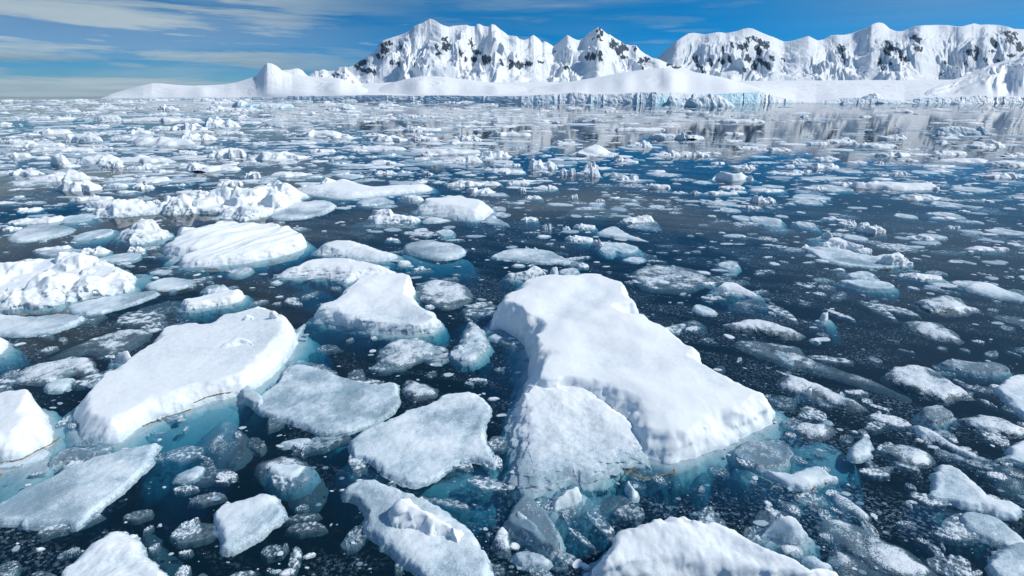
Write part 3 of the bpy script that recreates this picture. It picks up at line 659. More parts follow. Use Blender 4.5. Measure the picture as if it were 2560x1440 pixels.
    floe('ice_block', 'dark glassy wedge of clear ice with a white frosted patch, bottom centre', BL,
        ('ice_body', 7, "890,1020 940,1060 1000,1110 1040,1170 1075,1250 1080,1310 1050,1340 970,1290 900,1250 830,1210 795,1165 830,1110", 0.20, 0.10, 'glass', dict(sn=0.08, w=0.05)),
        ('frost_patch', 7, "840,1130 880,1110 930,1160 970,1220 950,1235 890,1200 845,1165", 0.26, 0.20, 'slab', dict(sn=0.6, sk=0.04, dm=0.08, w=0.06)))
    floe('ice_block', 'egg-shaped smooth white piece leaning on the front of the largest floe', BL,
        ('', 7, "1015,1085 1050,1030 1110,990 1160,985 1185,1015 1160,1060 1100,1100 1040,1130", 0.20, 0.16, 'smooth', dict(w=0.2, sn=0.75)))
    floe('ice_slab', 'small ragged crumbly slab left of the dark glassy wedge', SL,
        ('', 7, "715,1265 770,1210 800,1190 830,1240 835,1320 790,1345 750,1300", 0.10, 0.06, 'slush', dict(sn=0.50)))
    floe('ice_slab', 'ribbed crumbly slab in front of the dark glassy wedge', SL,
        ('', 7, "830,1340 890,1310 980,1310 1040,1360 1010,1400 930,1395 870,1400", 0.10, 0.06, 'slab', dict(sn=0.45, ridge=0.07, rw=0.2, ran=80)))
    floe('ice_slab', 'bluish sunken slab behind the nearest white floe, brown weed on its rim', SL,
        ('', 7, "1050,1130 1120,1080 1250,1030 1400,1010 1460,1060 1440,1110 1340,1150 1200,1180 1100,1170", 0.03, -0.08, 'slush', dict(und=0.65)))
    floe('ice_slab', 'thin upright white flake beside the brown weed', SL,
        ('', 7, "1385,990 1410,960 1430,1000 1465,1040 1440,1070 1410,1060", 0.16, 0.08, 'slab', dict(sn=0.65)))
    floe('ice_slab', 'bluish clear slab sunk below the front tip of the largest floe', SL,
        ('', 7, "1375,930 1450,900 1600,915 1640,950 1560,1010 1470,1035 1400,1000", 0.0, -0.1, 'slush', dict(und=0.65)))
    floe('ice_floe', 'nearest white floe, coarse and hummocky, cut by the bottom edge', FL,
        ('', 0, "1470,1510 1480,1440 1490,1365 1530,1312 1590,1277 1650,1266 1720,1276 1800,1292 1870,1312 1940,1347 2000,1397 2080,1427 2110,1470 2110,1520", 0.50, 0.42, 'snow', dict(w=0.30, amp=0.16, ls=0.8, fine=0.012, sn=0.85, rag=0.08)))
    floe('ice_block', 'rounded frosted boulder of ice beside the nearest white floe', BL,
        ('', 8, "400,1190 430,1150 490,1120 560,1140 620,1180 635,1230 590,1290 540,1290 470,1240 410,1215", 0.28, 0.18, 'smooth', dict(w=0.16, sn=0.62, amp=0.08, ls=0.4)))
    floe('ice_slab', 'flat frosty triangle of ice in front of the rounded ice boulder', SL,
        ('', 8, "590,1340 640,1320 700,1360 740,1405 680,1412 600,1372", 0.12, 0.07, 'slab', dict(sn=0.5)))
    floe('ice_floe', 'two-lobed snowy floe, a low back lobe joined to a wedge-shaped front lobe', FL,
        ('back_lobe', 0, "675,690 700,665 760,640 850,633 940,645 990,660 1000,680 960,695 900,700 862,712 840,697 780,687 720,697", 0.36, 0.22, 'snow', dict()),
        ('front_lobe', 0, "775,785 830,742 850,720 872,692 960,685 1030,680 1036,705 1027,722 1060,760 1110,806 1090,830 1030,838 950,835 850,815 790,800", 0.50, 0.26, 'snow', dict(w=0.28, sn=0.9, sng=0.5)),
        ('submerged_bay', 0, "735,705 800,690 860,715 840,745 780,770 740,745", -0.25, -0.35, 'smooth', dict(und=0.92)))
    floe('ice_floe', 'lumpy white floe lying behind the back lobe of the two-lobed floe', FL,
        ('', 0, "775,628 800,600 870,590 930,605 1000,630 995,650 930,658 850,640", 0.30, 0.16, 'snow', dict(sn=0.75)))
    floe('ice_block', 'bluish translucent block, half sunken, with a flat tilted pale top', BL,
        ('tilted_top', 0, "1000,608 1060,597 1120,604 1165,612 1165,640 1120,652 1070,648 1015,632", 0.26, 0.10, 'pan', dict(sn=0.35)),
        ('submerged_body', 0, "1002,625 1070,648 1168,640 1180,680 1100,700 1020,685", 0.0, -0.28, 'smooth', dict(sn=0.35, und=0.73)))
    floe('ice_floe', 'white floe with parallel melt grooves running along its whole top', FL,
        ('', 0, "405,608 440,590 430,567 500,570 560,548 640,560 700,555 760,575 768,598 720,630 640,655 560,665 450,672 443,655 480,640 440,640 405,635", 0.50, 0.24, 'snow', dict(ridge=0.30, ran=118, rw=1.3, w=0.3)))
    floe('ice_floe', 'broad rubble floe of piled chunks at the left edge', FL,
        ('rubble_top', 0, "-60,665 0,660 60,650 130,645 230,640 240,655 310,665 325,690 330,715 250,735 150,750 80,765 0,773 -60,775", 0.34, 0.20, 'rubble', dict(dom=46, dr=0.12, w=0.25)),
        ('ice_shelf', 0, "310,690 350,680 390,690 385,712 330,722 300,720", 0.02, -0.1, 'smooth', dict(und=0.95)))
    floe('ice_pan', 'smooth pale oval at the right end of the left rubble floe', PN,
        ('', 0, "355,710 410,690 480,692 487,708 430,728 380,726", 0.12, 0.08, 'pan', dict(sn=0.6)))
    floe('ice_slab', 'smooth grey leaf-shaped slab near the left edge', SL,
        ('', 3, "35,1070 90,1020 200,970 350,965 560,975 540,1010 450,1050 330,1080 200,1100 90,1110", 0.26, 0.14, 'pan', dict(sn=0.48)))
    floe('ice_floe', 'peaked white floe with a long flat right arm and brown waterline', FL,
        ('', 3, "835,1030 900,1000 990,980 1060,955 1130,970 1140,1020 1290,1010 1240,1050 1130,1095 1000,1105 900,1070", 0.40, 0.16, 'rubble', dict(dom=7, dr=0.26, sn=0.75)))
    floe('ice_floe', 'wide sprawling rubble floe of broken chunks, turquoise along its right front', FL,
        ('rubble_top', 3, "690,880 830,860 1020,830 1300,820 1600,790 1750,760 1900,720 2000,690 2150,720 2220,750 2160,800 2050,870 1900,930 1750,950 1650,900 1400,890 1200,890 1000,910 830,925 700,915", 0.34, 0.16, 'rubble', dict(dom=80, dr=0.10, w=0.4)),
        ('flat_arm', 3, "2100,830 2250,800 2400,790 2480,830 2400,880 2250,930 2050,945 1950,930", 0.34, 0.16, 'slab', dict(sn=0.55)),
        ('submerged_front', 3, "1150,900 1400,890 1700,940 1500,960 1250,950", -0.05, -0.35, 'smooth', dict(und=0.87)))
    floe('ice_floe', 'long low white floe with one rounded hump near its left end', FL,
        ('', 0, "715,460 790,458 830,440 880,437 920,457 1000,455 1080,450 1085,467 1020,480 950,490 870,500 800,490 740,476", 0.42, 0.30, 'snow', dict(w=1.5, amp=0.16, ls=2.2, dom=1, dr=0.25, dh=0.7)),
        ('submerged_shelf', 0, "735,480 870,500 950,492 900,515 800,520 740,505", -0.2, -0.5, 'smooth', dict(und=0.95)))
    floe('ice_floe', 'thick white boat-shaped floe in the centre with a thin grey tail', FL,
        ('snow_top', 4, "530,820 580,780 740,765 880,740 960,750 1080,775 1145,820 1100,860 1110,900 1050,945 960,950 880,930 720,890 600,870", 0.60, 0.30, 'snow', dict(w=0.9, amp=0.16)),
        ('tail', 4, "1110,890 1190,940 1265,985 1150,975 1050,955", 0.08, 0.0, 'slab', dict(sn=0.4)))
    floe('ice_slab', 'sunken clear sheet with a cluster of white lumps sitting on it', SL,
        ('clear_sheet', 4, "60,980 120,950 230,930 600,960 640,1000 500,1020 300,1040 160,1055 80,1020", 0.02, -0.1, 'slush', dict(und=0.73)),
        ('white_lumps', 4, "215,900 260,870 320,855 380,860 420,890 480,900 560,890 580,930 540,960 440,960 330,965 230,970", 0.34, 0.22, 'rubble', dict(dom=16, dr=0.2, sn=0.9)))
    floe('ice_pan', 'flat pale pointed pan at the front of the boat-shaped floe', PN,
        ('', 4, "590,935 680,910 800,930 820,942 700,965 610,967", 0.14, 0.08, 'pan', dict(sn=0.6)))
    floe('ice_slab', 'grey pointed slab with a small white knob on its back, behind the largest floe', SL,
        ('ice_body', 4, "1095,1200 1180,1165 1300,1140 1450,1150 1560,1165 1640,1210 1710,1250 1680,1270 1560,1265 1400,1260 1250,1240 1130,1222", 0.16, 0.10, 'slab', dict(sn=0.5, amp=0.07)),
        ('white_knob', 4, "1340,1150 1390,1095 1460,1095 1490,1130 1440,1160 1380,1170", 0.40, 0.22, 'snow', dict(sn=0.75, w=0.2)))
    floe('ice_block', 'rough white block touching the back of the largest floe', BL,
        ('', 4, "1190,1360 1220,1320 1340,1300 1400,1255 1480,1265 1525,1310 1490,1340 1380,1370 1260,1377", 0.34, 0.16, 'snow', dict(sn=0.7, amp=0.12, ls=0.6)))
    floe('ice_block', 'upright pointed ice tooth behind the largest floe', BL,
        ('', 4, "1530,1340 1560,1310 1600,1300 1612,1340 1580,1362", 0.42, 0.25, 'smooth', dict(w=0.18, sn=0.6)))
    floe('ice_slab', 'pale pointed slab with a long thin right tip in the open blue water', SL,
        ('', 4, "1850,1040 1950,990 2020,980 2090,1010 2160,1060 2290,1100 2180,1092 2050,1072", 0.22, 0.08, 'pan', dict(sn=0.55)))
    floe('ice_slab', 'large faint sunken slab, dark blue-grey, right of the boat-shaped floe', SL,
        ('', 4, "1690,850 1800,838 1950,840 2080,880 2050,910 1950,945 1850,950 1760,920 1600,930 1650,900", 0.05, -0.1, 'slush', dict(und=0.69)))
    floe('ice_floe', 'low floe with a crest of white lumps along its back, alone on the right', FL,
        ('ice_body', 5, "870,1120 1000,1130 1140,1135 1300,1180 1420,1200 1560,1180 1690,1215 1665,1275 1500,1290 1300,1290 1120,1265 1000,1205", 0.20, 0.05, 'slab', dict(sn=0.6, amp=0.08)),
        ('lump_crest', 5, "860,1105 920,1080 1000,1105 1100,1065 1180,1070 1240,1085 1310,1095 1320,1140 1380,1172 1300,1172 1140,1135 1000,1132 900,1132", 0.34, 0.26, 'rubble', dict(dom=16, dr=0.16)),
        ('corner_block', 5, "1430,1210 1540,1165 1640,1180 1692,1225 1660,1280 1560,1275 1480,1250", 0.34, 0.26, 'rubble', dict(dom=10, dr=0.25)))
    floe('ice_block', 'tilted white chip just behind the lump-crested floe', BL,
        ('', 5, "950,1040 1030,1022 1100,1017 1140,1045 1130,1082 1040,1062", 0.30, 0.14, 'smooth', dict(sn=0.8)))
    floe('ice_floe', 'thick smooth white cake of ice alone in the vivid blue water', FL,
        ('', 5, "235,600 250,572 330,577 400,587 470,577 545,582 547,610 500,632 430,652 330,647 260,632", 0.62, 0.42, 'smooth', dict(w=0.4, amp=0.15, ls=2.0, sn=0.95, sk=0.6)))
    floe('ice_block', 'largest rounded white hummock in the central distance', BL,
        ('', 4, "1560,455 1660,420 1700,405 1760,385 1880,365 1960,385 2010,430 2000,460 1900,472 1760,462", 1.0, 0.5, 'snow', dict(dom=3, dr=0.3, dh=0.5, w=1.6, amp=0.35, ls=2.2)))
    floe('ice_slab', 'lens-shaped grey slab, topped with glare, at the right below the pointed pan', SL,
        ('', 8, "985,440 1050,403 1150,403 1250,435 1330,490 1390,540 1430,578 1350,575 1290,600 1200,570 1090,520 1010,470", 0.14, 0.08, 'slush', dict(sn=0.62)))
    floe('ice_floe', 'white corner floe touching the right edge, broken front rim', FL,
        ('', 8, "1515,520 1560,490 1610,460 1690,440 1800,450 1800,700 1700,690 1650,650 1600,610 1580,570", 0.18, 0.10, 'slab', dict(sn=0.62)))
    floe('ice_slab', 'slim grey slab right of the star-ridged clear piece', SL,
        ('', 8, "1350,665 1450,650 1550,655 1640,690 1720,710 1700,760 1600,760 1490,740 1390,710", 0.12, 0.07, 'slush', dict(sn=0.58)))
    floe('ice_block', 'smooth clear piece with star-like ridges, half sunk', BL,
        ('', 8, "1165,625 1210,605 1260,602 1320,635 1345,660 1290,690 1240,705 1180,670", 0.16, 0.04, 'glass', dict(sn=0.35, ridge=0.08, rw=0.5)))
    floe('ice_slab', 'frosty slab with broad jagged outline near the right edge', SL,
        ('ice_body', 8, "1205,1000 1240,900 1300,880 1390,930 1450,980 1490,1020 1500,1070 1600,1080 1670,1110 1640,1165 1560,1160 1500,1120 1400,1110 1300,1090 1215,1070", 0.15, 0.09, 'slab', dict(sn=0.58, amp=0.06)),
        ('submerged_side', 8, "1205,1050 1300,1090 1440,1120 1400,1170 1290,1160 1215,1110", -0.05, -0.15, 'smooth', dict(und=0.78)))
    floe('ice_slab', 'smooth grey slab in front of the jagged frosty slab', SL,
        ('', 8, "1360,1140 1400,1115 1500,1130 1580,1170 1640,1230 1700,1290 1700,1330 1560,1300 1450,1250 1380,1200", 0.12, 0.07, 'slab', dict(sn=0.42)))
    floe('ice_slab', 'grey slab filling the bottom right corner', SL,
        ('', 8, "1510,1340 1560,1290 1640,1250 1760,1300 1760,1520 1560,1520 1520,1420", 0.14, 0.10, 'slab', dict(sn=0.42)))
    floe('ice_slab', 'white snow-edged piece at the right edge above the dark sunken slab', SL,
        ('', 8, "1520,870 1590,845 1605,790 1680,765 1780,790 1780,930 1690,915 1620,880", 0.16, 0.09, 'slab', dict(sn=0.68)))
    floe('ice_slab', 'dark sunken speckled slab at the right edge', SL,
        ('', 8, "1500,930 1560,890 1660,920 1760,940 1760,1060 1650,1050 1550,1010", 0.02, -0.05, 'slush', dict()))
    floe('ice_slab', 'mottled grey slab right of the small round white pad', SL,
        ('', 8, "955,830 990,790 1080,770 1180,790 1250,840 1240,890 1140,930 1060,895 1000,860", 0.10, 0.06, 'slush', dict(sn=0.48)))
    floe('ice_slab', 'narrow tapering slab behind the mottled grey slab', SL,
        ('', 8, "1140,700 1200,710 1270,740 1350,800 1420,850 1410,870 1320,840 1230,780 1160,740", 0.08, 0.05, 'slush', dict(sn=0.45)))
    floe('ice_pan', 'small round frosted pad with scalloped rim', PN,
        ('', 8, "815,840 830,790 890,753 930,780 945,820 920,865 870,885 825,870", 0.14, 0.09, 'slab', dict(sn=0.55)))
    floe('ice_slab', 'jagged frosted slab behind the small round pad', SL,
        ('', 8, "530,710 580,680 660,670 710,640 740,690 758,740 720,780 650,775 560,755", 0.14, 0.06, 'slush', dict(sn=0.55)))
    floe('ice_slab', 'bright-rimmed slab with bubbles right of the largest floe', SL,
        ('ice_body', 8, "460,510 490,440 560,445 650,470 720,510 800,560 870,590 925,630 850,637 760,620 640,590 540,550", 0.10, 0.07, 'slush', dict(sn=0.50)),
        ('ice_lump', 8, "565,530 600,520 640,535 645,552 600,553", 0.16, 0.13, 'smooth', dict(sk=0.05, dm=0.1)),
        ('ice_lump', 8, "770,525 785,515 800,540 785,545", 0.22, 0.16, 'smooth', dict(sk=0.05, dm=0.1)))
    floe('ice_slab', 'long dark speckled slab trailing down to the right', SL,
        ('', 8, "240,290 350,290 500,300 600,320 640,370 780,430 900,470 1040,530 1160,575 1060,565 900,520 760,480 600,430 450,390 330,340", 0.03, 0.0, 'slush', dict(und=0.65)))
    floe('ice_slab', 'arched pale slab at the upper end of the long dark slab', SL,
        ('', 8, "225,215 300,185 400,176 480,200 540,240 615,275 560,292 440,280 330,250", 0.16, 0.08, 'slush', dict(sn=0.62)))
    floe('ice_slab', 'hook-shaped frosted slab right of the tip of the largest floe', SL,
        ('frosted_hook', 8, "400,910 480,920 560,930 600,890 680,885 720,930 790,960 720,990 640,1030 560,1010 480,975 420,945", 0.14, 0.08, 'slab', dict(sn=0.55)),
        ('clear_back', 8, "235,830 300,780 420,770 540,800 550,850 500,910 400,915 300,880", 0.07, 0.02, 'glass', dict(sn=0.25)),
        ('submerged_body', 8, "540,790 700,770 820,840 850,920 780,1000 660,1040 520,990 560,900", -0.1, -0.2, 'smooth', dict(und=0.73)))
    floe('ice_slab', 'dark blue sunken bar along the front of the hook-shaped slab', SL,
        ('', 8, "280,900 340,900 440,960 560,1030 700,1050 740,1110 640,1110 520,1060 400,1000 320,950", -0.05, -0.16, 'smooth', dict(und=0.69, sn=0.3)))
    floe('ice_slab', 'speckled sunken slab below the hook-shaped slab', SL,
        ('', 8, "450,1050 520,1060 590,1100 570,1140 500,1110", 0.02, -0.04, 'slush', dict()))
    floe('ice_slab', 'wide speckled sheet in the lower right, crumbling towards the bottom', SL,
        ('ice_body', 8, "720,1030 760,1005 840,1040 900,1090 940,1150 920,1190 820,1140 740,1100", 0.07, 0.04, 'slush', dict(sn=0.48)),
        ('crumbling_part', 8, "670,1170 740,1140 880,1180 1000,1240 1120,1290 1220,1370 1300,1460 1100,1480 940,1400 800,1330 700,1230", 0.05, 0.02, 'slush', dict()))
    floe('ice_slab', 'dark crumbling sheet touching the bottom edge on the right', SL,
        ('', 8, "700,1260 760,1280 900,1350 1000,1400 1050,1520 800,1520 740,1400", 0.03, -0.02, 'slush', dict()))
    floe('ice_slab', 'white-topped piece beside the far side of the largest floe', SL,
        ('snow_top', 8, "160,25 200,0 260,-10 320,20 370,60 390,85 320,75 250,65 180,45", 0.24, 0.10, 'smooth', dict(sn=0.8)),
        ('clear_foot', 8, "225,110 300,80 380,80 430,130 380,155 280,150", 0.04, -0.04, 'slush', dict()))
    floe('ice_slab', 'small rough white piece hugging the right shoulder of the largest floe', SL,
        ('', 8, "50,130 80,115 140,130 195,155 170,175 90,165", 0.12, 0.06, 'slab', dict(sn=0.6)))
    floe('ice_slab', 'greyish sunken slab against the right shoulder of the largest floe', SL,
        ('', 8, "0,215 40,180 130,195 125,260 90,255 40,235", 0.03, -0.05, 'slush', dict()))
    floe('ice_block', 'tiny bright chip of ice alone in dark water', BL,
        ('', 8, "678,180 690,155 710,152 725,185 705,197", 0.22, 0.12, 'smooth', dict(w=0.1)))
    floe('ice_floe', 'low white mound with spread grey skirts, upper right foreground', FL,
        ('', 8, "1165,120 1180,60 1260,55 1340,65 1400,105 1460,140 1400,175 1280,185 1200,150", 0.22, 0.06, 'slush', dict(sn=0.62, w=0.5)))
    floe('ice_slab', 'patchy white-grey slab below the low mound', SL,
        ('', 8, "1060,205 1140,190 1280,205 1360,250 1380,290 1330,305 1240,280 1120,240", 0.10, 0.05, 'slush', dict(sn=0.58)))
    floe('ice_pan', 'clean smooth grey-white wedge near the right edge', PN,
        ('', 8, "1370,35 1420,5 1500,0 1600,45 1700,80 1720,118 1620,105 1500,75", 0.14, 0.08, 'pan', dict(sn=0.62)))
    floe('ice_slab', 'dark glassy slab behind the bright corner floe at the right', SL,
        ('', 8, "1240,400 1330,380 1420,400 1540,395 1620,430 1560,455 1440,450 1330,430", 0.07, 0.03, 'glass', dict()))
    floe('ice_slab', 'grey pad with bright left tip in the dark lead, centre', SL,
        ('', 7, "165,340 220,300 300,280 380,278 450,300 465,340 400,390 330,420 240,445 185,420 170,380", 0.10, 0.05, 'slush', dict(sn=0.48)))
    floe('ice_slab', 'column of white crumbled ice frozen into the dark lead, centre', SL,
        ('', 7, "555,350 600,290 610,210 660,195 690,250 720,290 700,350 650,400 580,390", 0.10, 0.05, 'rubble', dict(dom=18, dr=0.14, sn=0.5)))
    floe('ice_slab', 'small grey pad between the wing-shaped slab and the large pale slab', SL,
        ('', 7, "295,480 340,465 400,490 500,530 480,575 390,585 330,560", 0.08, 0.05, 'slush', dict(sn=0.50)))
    floe('ice_slab', 'thin blue-white sliver in the dark bay of the largest floe', SL,
        ('', 7, "705,275 750,255 800,270 850,283 790,292 730,290", 0.05, 0.02, 'pan', dict()))
    floe('ice_slab', 'mottled grey slab right of the two-lobed floe', SL,
        ('', 7, "350,20 450,-10 560,0 640,40 640,90 580,130 520,150 450,120 390,70", 0.10, 0.04, 'slush', dict(sn=0.50, amp=0.05)))
    floe('ice_slab', 'broad dark slush raft behind the largest floe on the right', SL,
        ('', 0, "1570,675 1640,655 1720,665 1780,690 1760,720 1680,735 1600,725", 0.04, 0.0, 'slush', dict()))
near_floes()
#@@MID
# ------------------------------------------------------------------ drift ice further off: templates, copied and given a place and a label of their own
def blob(rs, asp, n=18, rough=0.22):
    a = np.linspace(0, 2 * np.pi, n, endpoint=False)
    r = 1 + rough * rs.randn(n); r = 0.5 * r + 0.25 * (np.roll(r, 1) + np.roll(r, -1))
    p = np.stack([np.cos(a) * r, np.sin(a) * r * asp], -1)
    p = p - (p.max(0) + p.min(0)) / 2
    return p / np.ptp(p[:, 0])
def templates():
    T = {}
    def mk(key, i, style, zb, zf, asp, rough, res=0.018, **kw):
        rs = np.random.RandomState(900 + 17 * i + ord(key))
        base = dict(w=0.05, amp=0.03, ls=0.25, fine=0.006, rag=0.03, sk=0.10, dm=0.12); base.update(kw)
        me, c = floe_mesh(blob(rs, asp, rough=rough), zb, zf, style, res, 500 + 31 * i + ord(key), M_FAR, 'drift_floe', **base)
        co = np.empty(len(me.vertices) * 3, np.float32); me.vertices.foreach_get('co', co); co = co.reshape(-1, 3)
        up = co[co[:, 2] > 0]
        w = np.ptp(up[:, 0]); h = up[:, 2].max(); mx = (up[:, 0].max() + up[:, 0].min()) / 2; fy = up[:, 1].min()
        co[:, 0] -= mx; co[:, 1] -= fy; co /= w
        me.vertices.foreach_set('co', co.ravel()); me.update()
        T.setdefault(key, []).append((me, h / w, np.ptp(up[:, 1]) / w))
    for i in range(8): mk('c', i, 'rubble', 0.07, 0.05, 0.55, 0.22, dom=9 + 2 * i, dr=0.30, dh=0.75, sn=0.85)
    for i in range(5): mk('m', i, 'snow', 0.16, 0.07, 0.55, 0.20, w=0.22, amp=0.09, sn=0.85, dom=2, dr=0.35)
    for i in range(6): mk('f', i, 'rubble', 0.06, 0.035, 0.45, 0.28, w=0.12, dom=7, dr=0.20, dh=0.7, sn=0.85)
    for i in range(4): mk('p', i, 'pan', 0.012, 0.006, 0.55, 0.16, w=0.04, amp=0.003, fine=0.001, sn=0.45, sk=0.06, dm=0.06)
    for i in range(4): mk('g', i, 'slab', 0.035, 0.01, 0.6, 0.22, w=0.06, amp=0.03, sn=0.35)
    return T
TPL = templates()
KIND = {'c': ('chunky jumbled white floe', 'ice floe', 'ice_floe'), 'm': ('smooth rounded white hummock', 'ice hummock', 'ice_hummock'),
        'f': ('long low lumpy white floe', 'ice floe', 'ice_floe'), 'p': ('flat smooth grey pan', 'ice pan', 'ice_pan'),
        'g': ('low wet grey slab', 'ice slab', 'ice_slab')}
MIDS = {3: "0,240,545,615,m 200,600,545,655,c 330,680,610,730,c 320,480,440,535,m 480,860,430,535,m 740,880,480,555,c 640,1240,445,520,f 780,1360,305,390,f 1300,1560,280,355,c 430,720,290,370,m 0,215,335,385,f 130,420,360,405,f 180,640,390,440,f 0,180,430,480,f 1300,1650,490,590,m 1460,1780,390,480,c 1780,2230,410,500,c 2220,2440,405,445,f 1760,1900,565,635,c 1945,2220,570,625,f 1540,1760,630,690,c 1240,1520,700,765,f 2100,2380,345,380,p 2130,2500,260,330,m 1300,1430,420,465,c 910,1070,530,570,f 870,1160,610,670,m 1100,1400,625,665,p 960,1110,655,715,c 770,920,660,700,m 510,780,740,800,f 590,850,775,850,m 830,1030,790,830,c 70,240,835,880,c 20,380,895,970,c 370,630,890,960,g 0,135,975,1020,c 540,760,1120,1195,c 660,970,1180,1250,p 470,710,1005,1090,g 250,480,1120,1165,c 170,530,1150,1200,p 1480,1740,170,260,c 1290,1500,210,280,c 870,1400,175,215,f 640,860,160,210,m 1480,1720,90,140,c 1160,1300,80,135,c 900,1090,265,310,m 200,460,255,310,f 1090,1290,240,280,m 1660,1800,1285,1340,g 1180,1330,1170,1240,g 910,1040,1120,1175,c 1080,1220,1305,1335,p 1180,1300,1090,1145,g 1250,1400,755,810,c 1090,1170,780,815,c",
 4: "160,470,300,360,c 490,695,305,355,c 470,740,240,290,c 870,1040,305,360,c 1080,1390,265,325,f 50,470,380,430,f 490,1030,400,455,f 1030,1280,410,485,c 735,1040,450,520,c 220,430,490,535,f 540,660,470,500,f 1390,1610,465,570,c 1600,1740,540,610,c 1730,1910,530,620,c 1790,1920,495,565,c 2010,2190,470,520,c 2010,2060,450,495,m 2040,2210,595,650,c 2310,2520,415,475,c 2110,2300,340,410,c 2040,2440,250,285,f 2270,2527,290,345,m 1230,1400,640,680,f 1090,1340,550,600,c 750,1050,630,695,c 910,1130,685,745,c 1110,1240,740,765,p 1410,1600,670,715,c 1350,1480,750,785,c 1690,1750,740,780,c 1310,1370,690,730,c 2240,2430,660,710,f 1870,1950,775,805,c 1830,1930,810,840,g 2080,2340,890,960,c 1320,1450,905,950,m 1490,1560,950,1010,c 1630,1690,970,1015,c 1715,1880,955,1005,c 1640,1850,1040,1100,c 1850,1940,1060,1130,c 1910,2040,1130,1185,g 1980,2250,1095,1180,g 1620,1760,1290,1345,g 2090,2260,1210,1250,p 230,400,565,605,c 590,680,570,610,c 1200,1330,515,545,f 410,600,745,800,m 95,360,770,835,p 0,60,835,860,p 420,520,1225,1270,m 710,840,1000,1055,g 1120,1220,840,870,p 1130,1260,880,915,p",
 5: "1305,1625,360,415,f 1465,1725,425,475,f 2165,2445,335,410,c 1510,1730,300,350,c 1080,1320,335,375,f 945,1120,350,390,f 300,640,185,225,f 340,500,285,315,f 0,210,280,350,m 0,260,415,475,c 660,840,395,435,c 420,600,385,420,f 820,910,495,530,c 970,1210,505,560,c 820,990,560,595,c 390,580,515,570,c 1200,1375,565,595,p 960,1240,620,640,p 1340,1960,635,720,f 1780,1870,650,685,m 1120,1330,645,690,f 1070,1320,680,730,p 920,1090,680,720,c 660,810,680,705,p 550,790,700,735,f 300,490,675,715,c 185,430,710,755,f 90,150,715,750,c 555,725,740,815,c 860,1130,750,790,p 880,1070,785,825,p 1690,1980,730,795,c 1900,2120,800,845,p 2070,2380,695,735,p 2000,2080,675,700,c 2230,2320,780,810,c 245,430,800,835,p 315,470,850,880,p 490,590,820,860,c 440,580,905,945,p 580,820,910,985,g 895,1040,950,995,g 1190,1330,920,990,c 1330,1530,935,1040,c 1610,1760,890,925,p 1260,1430,1045,1090,p 1785,2000,1040,1075,p 2330,2600,1000,1050,p 1970,2070,970,1005,c 880,940,875,890,p 1880,2150,410,465,f 1970,2400,475,520,f 2300,2600,490,550,m 1830,2080,525,555,f 2290,2600,565,635,c 1745,1930,575,600,p 1570,1720,570,610,c 1000,1170,460,500,c 1260,1400,500,525,c 1440,1530,500,530,c 1670,1770,480,510,c 1230,1590,1380,1440,g 2070,2340,1385,1440,g 1680,1940,1320,1380,c 1280,1510,1320,1370,g 230,350,505,530,f 100,240,650,675,p 2140,2440,1120,1165,c 300,450,1240,1300,g 1960,2150,880,930,g"}
def place_words(px, py):
    cols = [(180, 'at the far left'), (600, 'on the left'), (1000, 'left of centre'), (1450, 'in the centre'), (1850, 'right of centre'), (2250, 'on the right'), (9999, 'at the far right')]
    rows = [(300, 'under the horizon'), (350, 'in the far pack'), (400, 'in distant brash'), (460, 'in middle distance'), (540, 'beyond the foreground'), (9999, 'behind near floes')]
    return next(w for b, w in cols if px < b), next(w for b, w in rows if py < b)
def mid_floes():
    rs = np.random.RandomState(5); made = []
    for zn, tab in MIDS.items():
        ox, oy, k = ZONE[zn]
        for it in tab.split():
            a, b, t, bs, kd = it.split(',')
            x0, x1, yt, yb = ox + float(a) / k, ox + float(b) / k, oy + float(t) / k, oy + float(bs) / k
            i = rs.randint(len(TPL[kd])); me, hw, dw = TPL[kd][i]
            X0, Y0 = px_ground((x0 + x1) / 2, yb)
            W = float(px_ground(x1, yb)[0] - px_ground(x0, yb)[0]); slant = math.hypot(Y0, CH)
            rot = rs.uniform(-0.25, 0.25); flip = rs.choice([-1, 1])
            vis = (yb - yt) / FPX * slant * slant / Y0          # height if it stood upright
            dep = CH / slant
            depth = dw * W * rs.uniform(0.8, 1.2)
            if kd in 'pg': depth = max(0.15 * W, min((px_ground(0, yt)[1] - Y0) * 0.95, 1.6 * W)); h = hw * W
            else:
                depth = min(depth, 0.6 * vis / dep); h = max((vis - depth * dep * 0.8) * 0.80, 0.04 * W)
            made.append((kd, X0, Y0, W * flip, depth / dw, h / hw, rot, me, (x0 + x1) / 2, yb, x1 - x0))
    lab = {}
    for m in made:
        c, r = place_words(m[8], m[9]); w = m[10]
        far = m[9] < 400
        size = 'wide' if w > (110 if far else 95) else ('small' if w < (60 if far else 52) else 'medium')
        lab.setdefault((size, m[0], c, r), []).append(m)
    for (size, kd, c, r), ms in lab.items():
        ph, cat, nm = KIND[kd]; ms.sort(key=lambda m: m[8])
        od = {1: [''], 2: ['left: ', 'right: '], 3: ['leftmost: ', 'second from left: ', 'rightmost: ']}.get(len(ms))
        if od is None: od = ['%s from left: ' % q for q in ('first', 'second', 'third', 'fourth', 'fifth', 'sixth', 'seventh', 'eighth')[:len(ms)]]
        for m, pre in zip(ms, od):
            o = link(nm, m[7], loc=(m[1], m[2], 0)); o.scale = (m[3], m[4], m[5]); o.rotation_euler = (0, 0, m[6])
            tag(o, f'{pre}{size} {ph} {c}, {r}', cat, 'drift ice between the foreground and the ice front')
mid_floes()

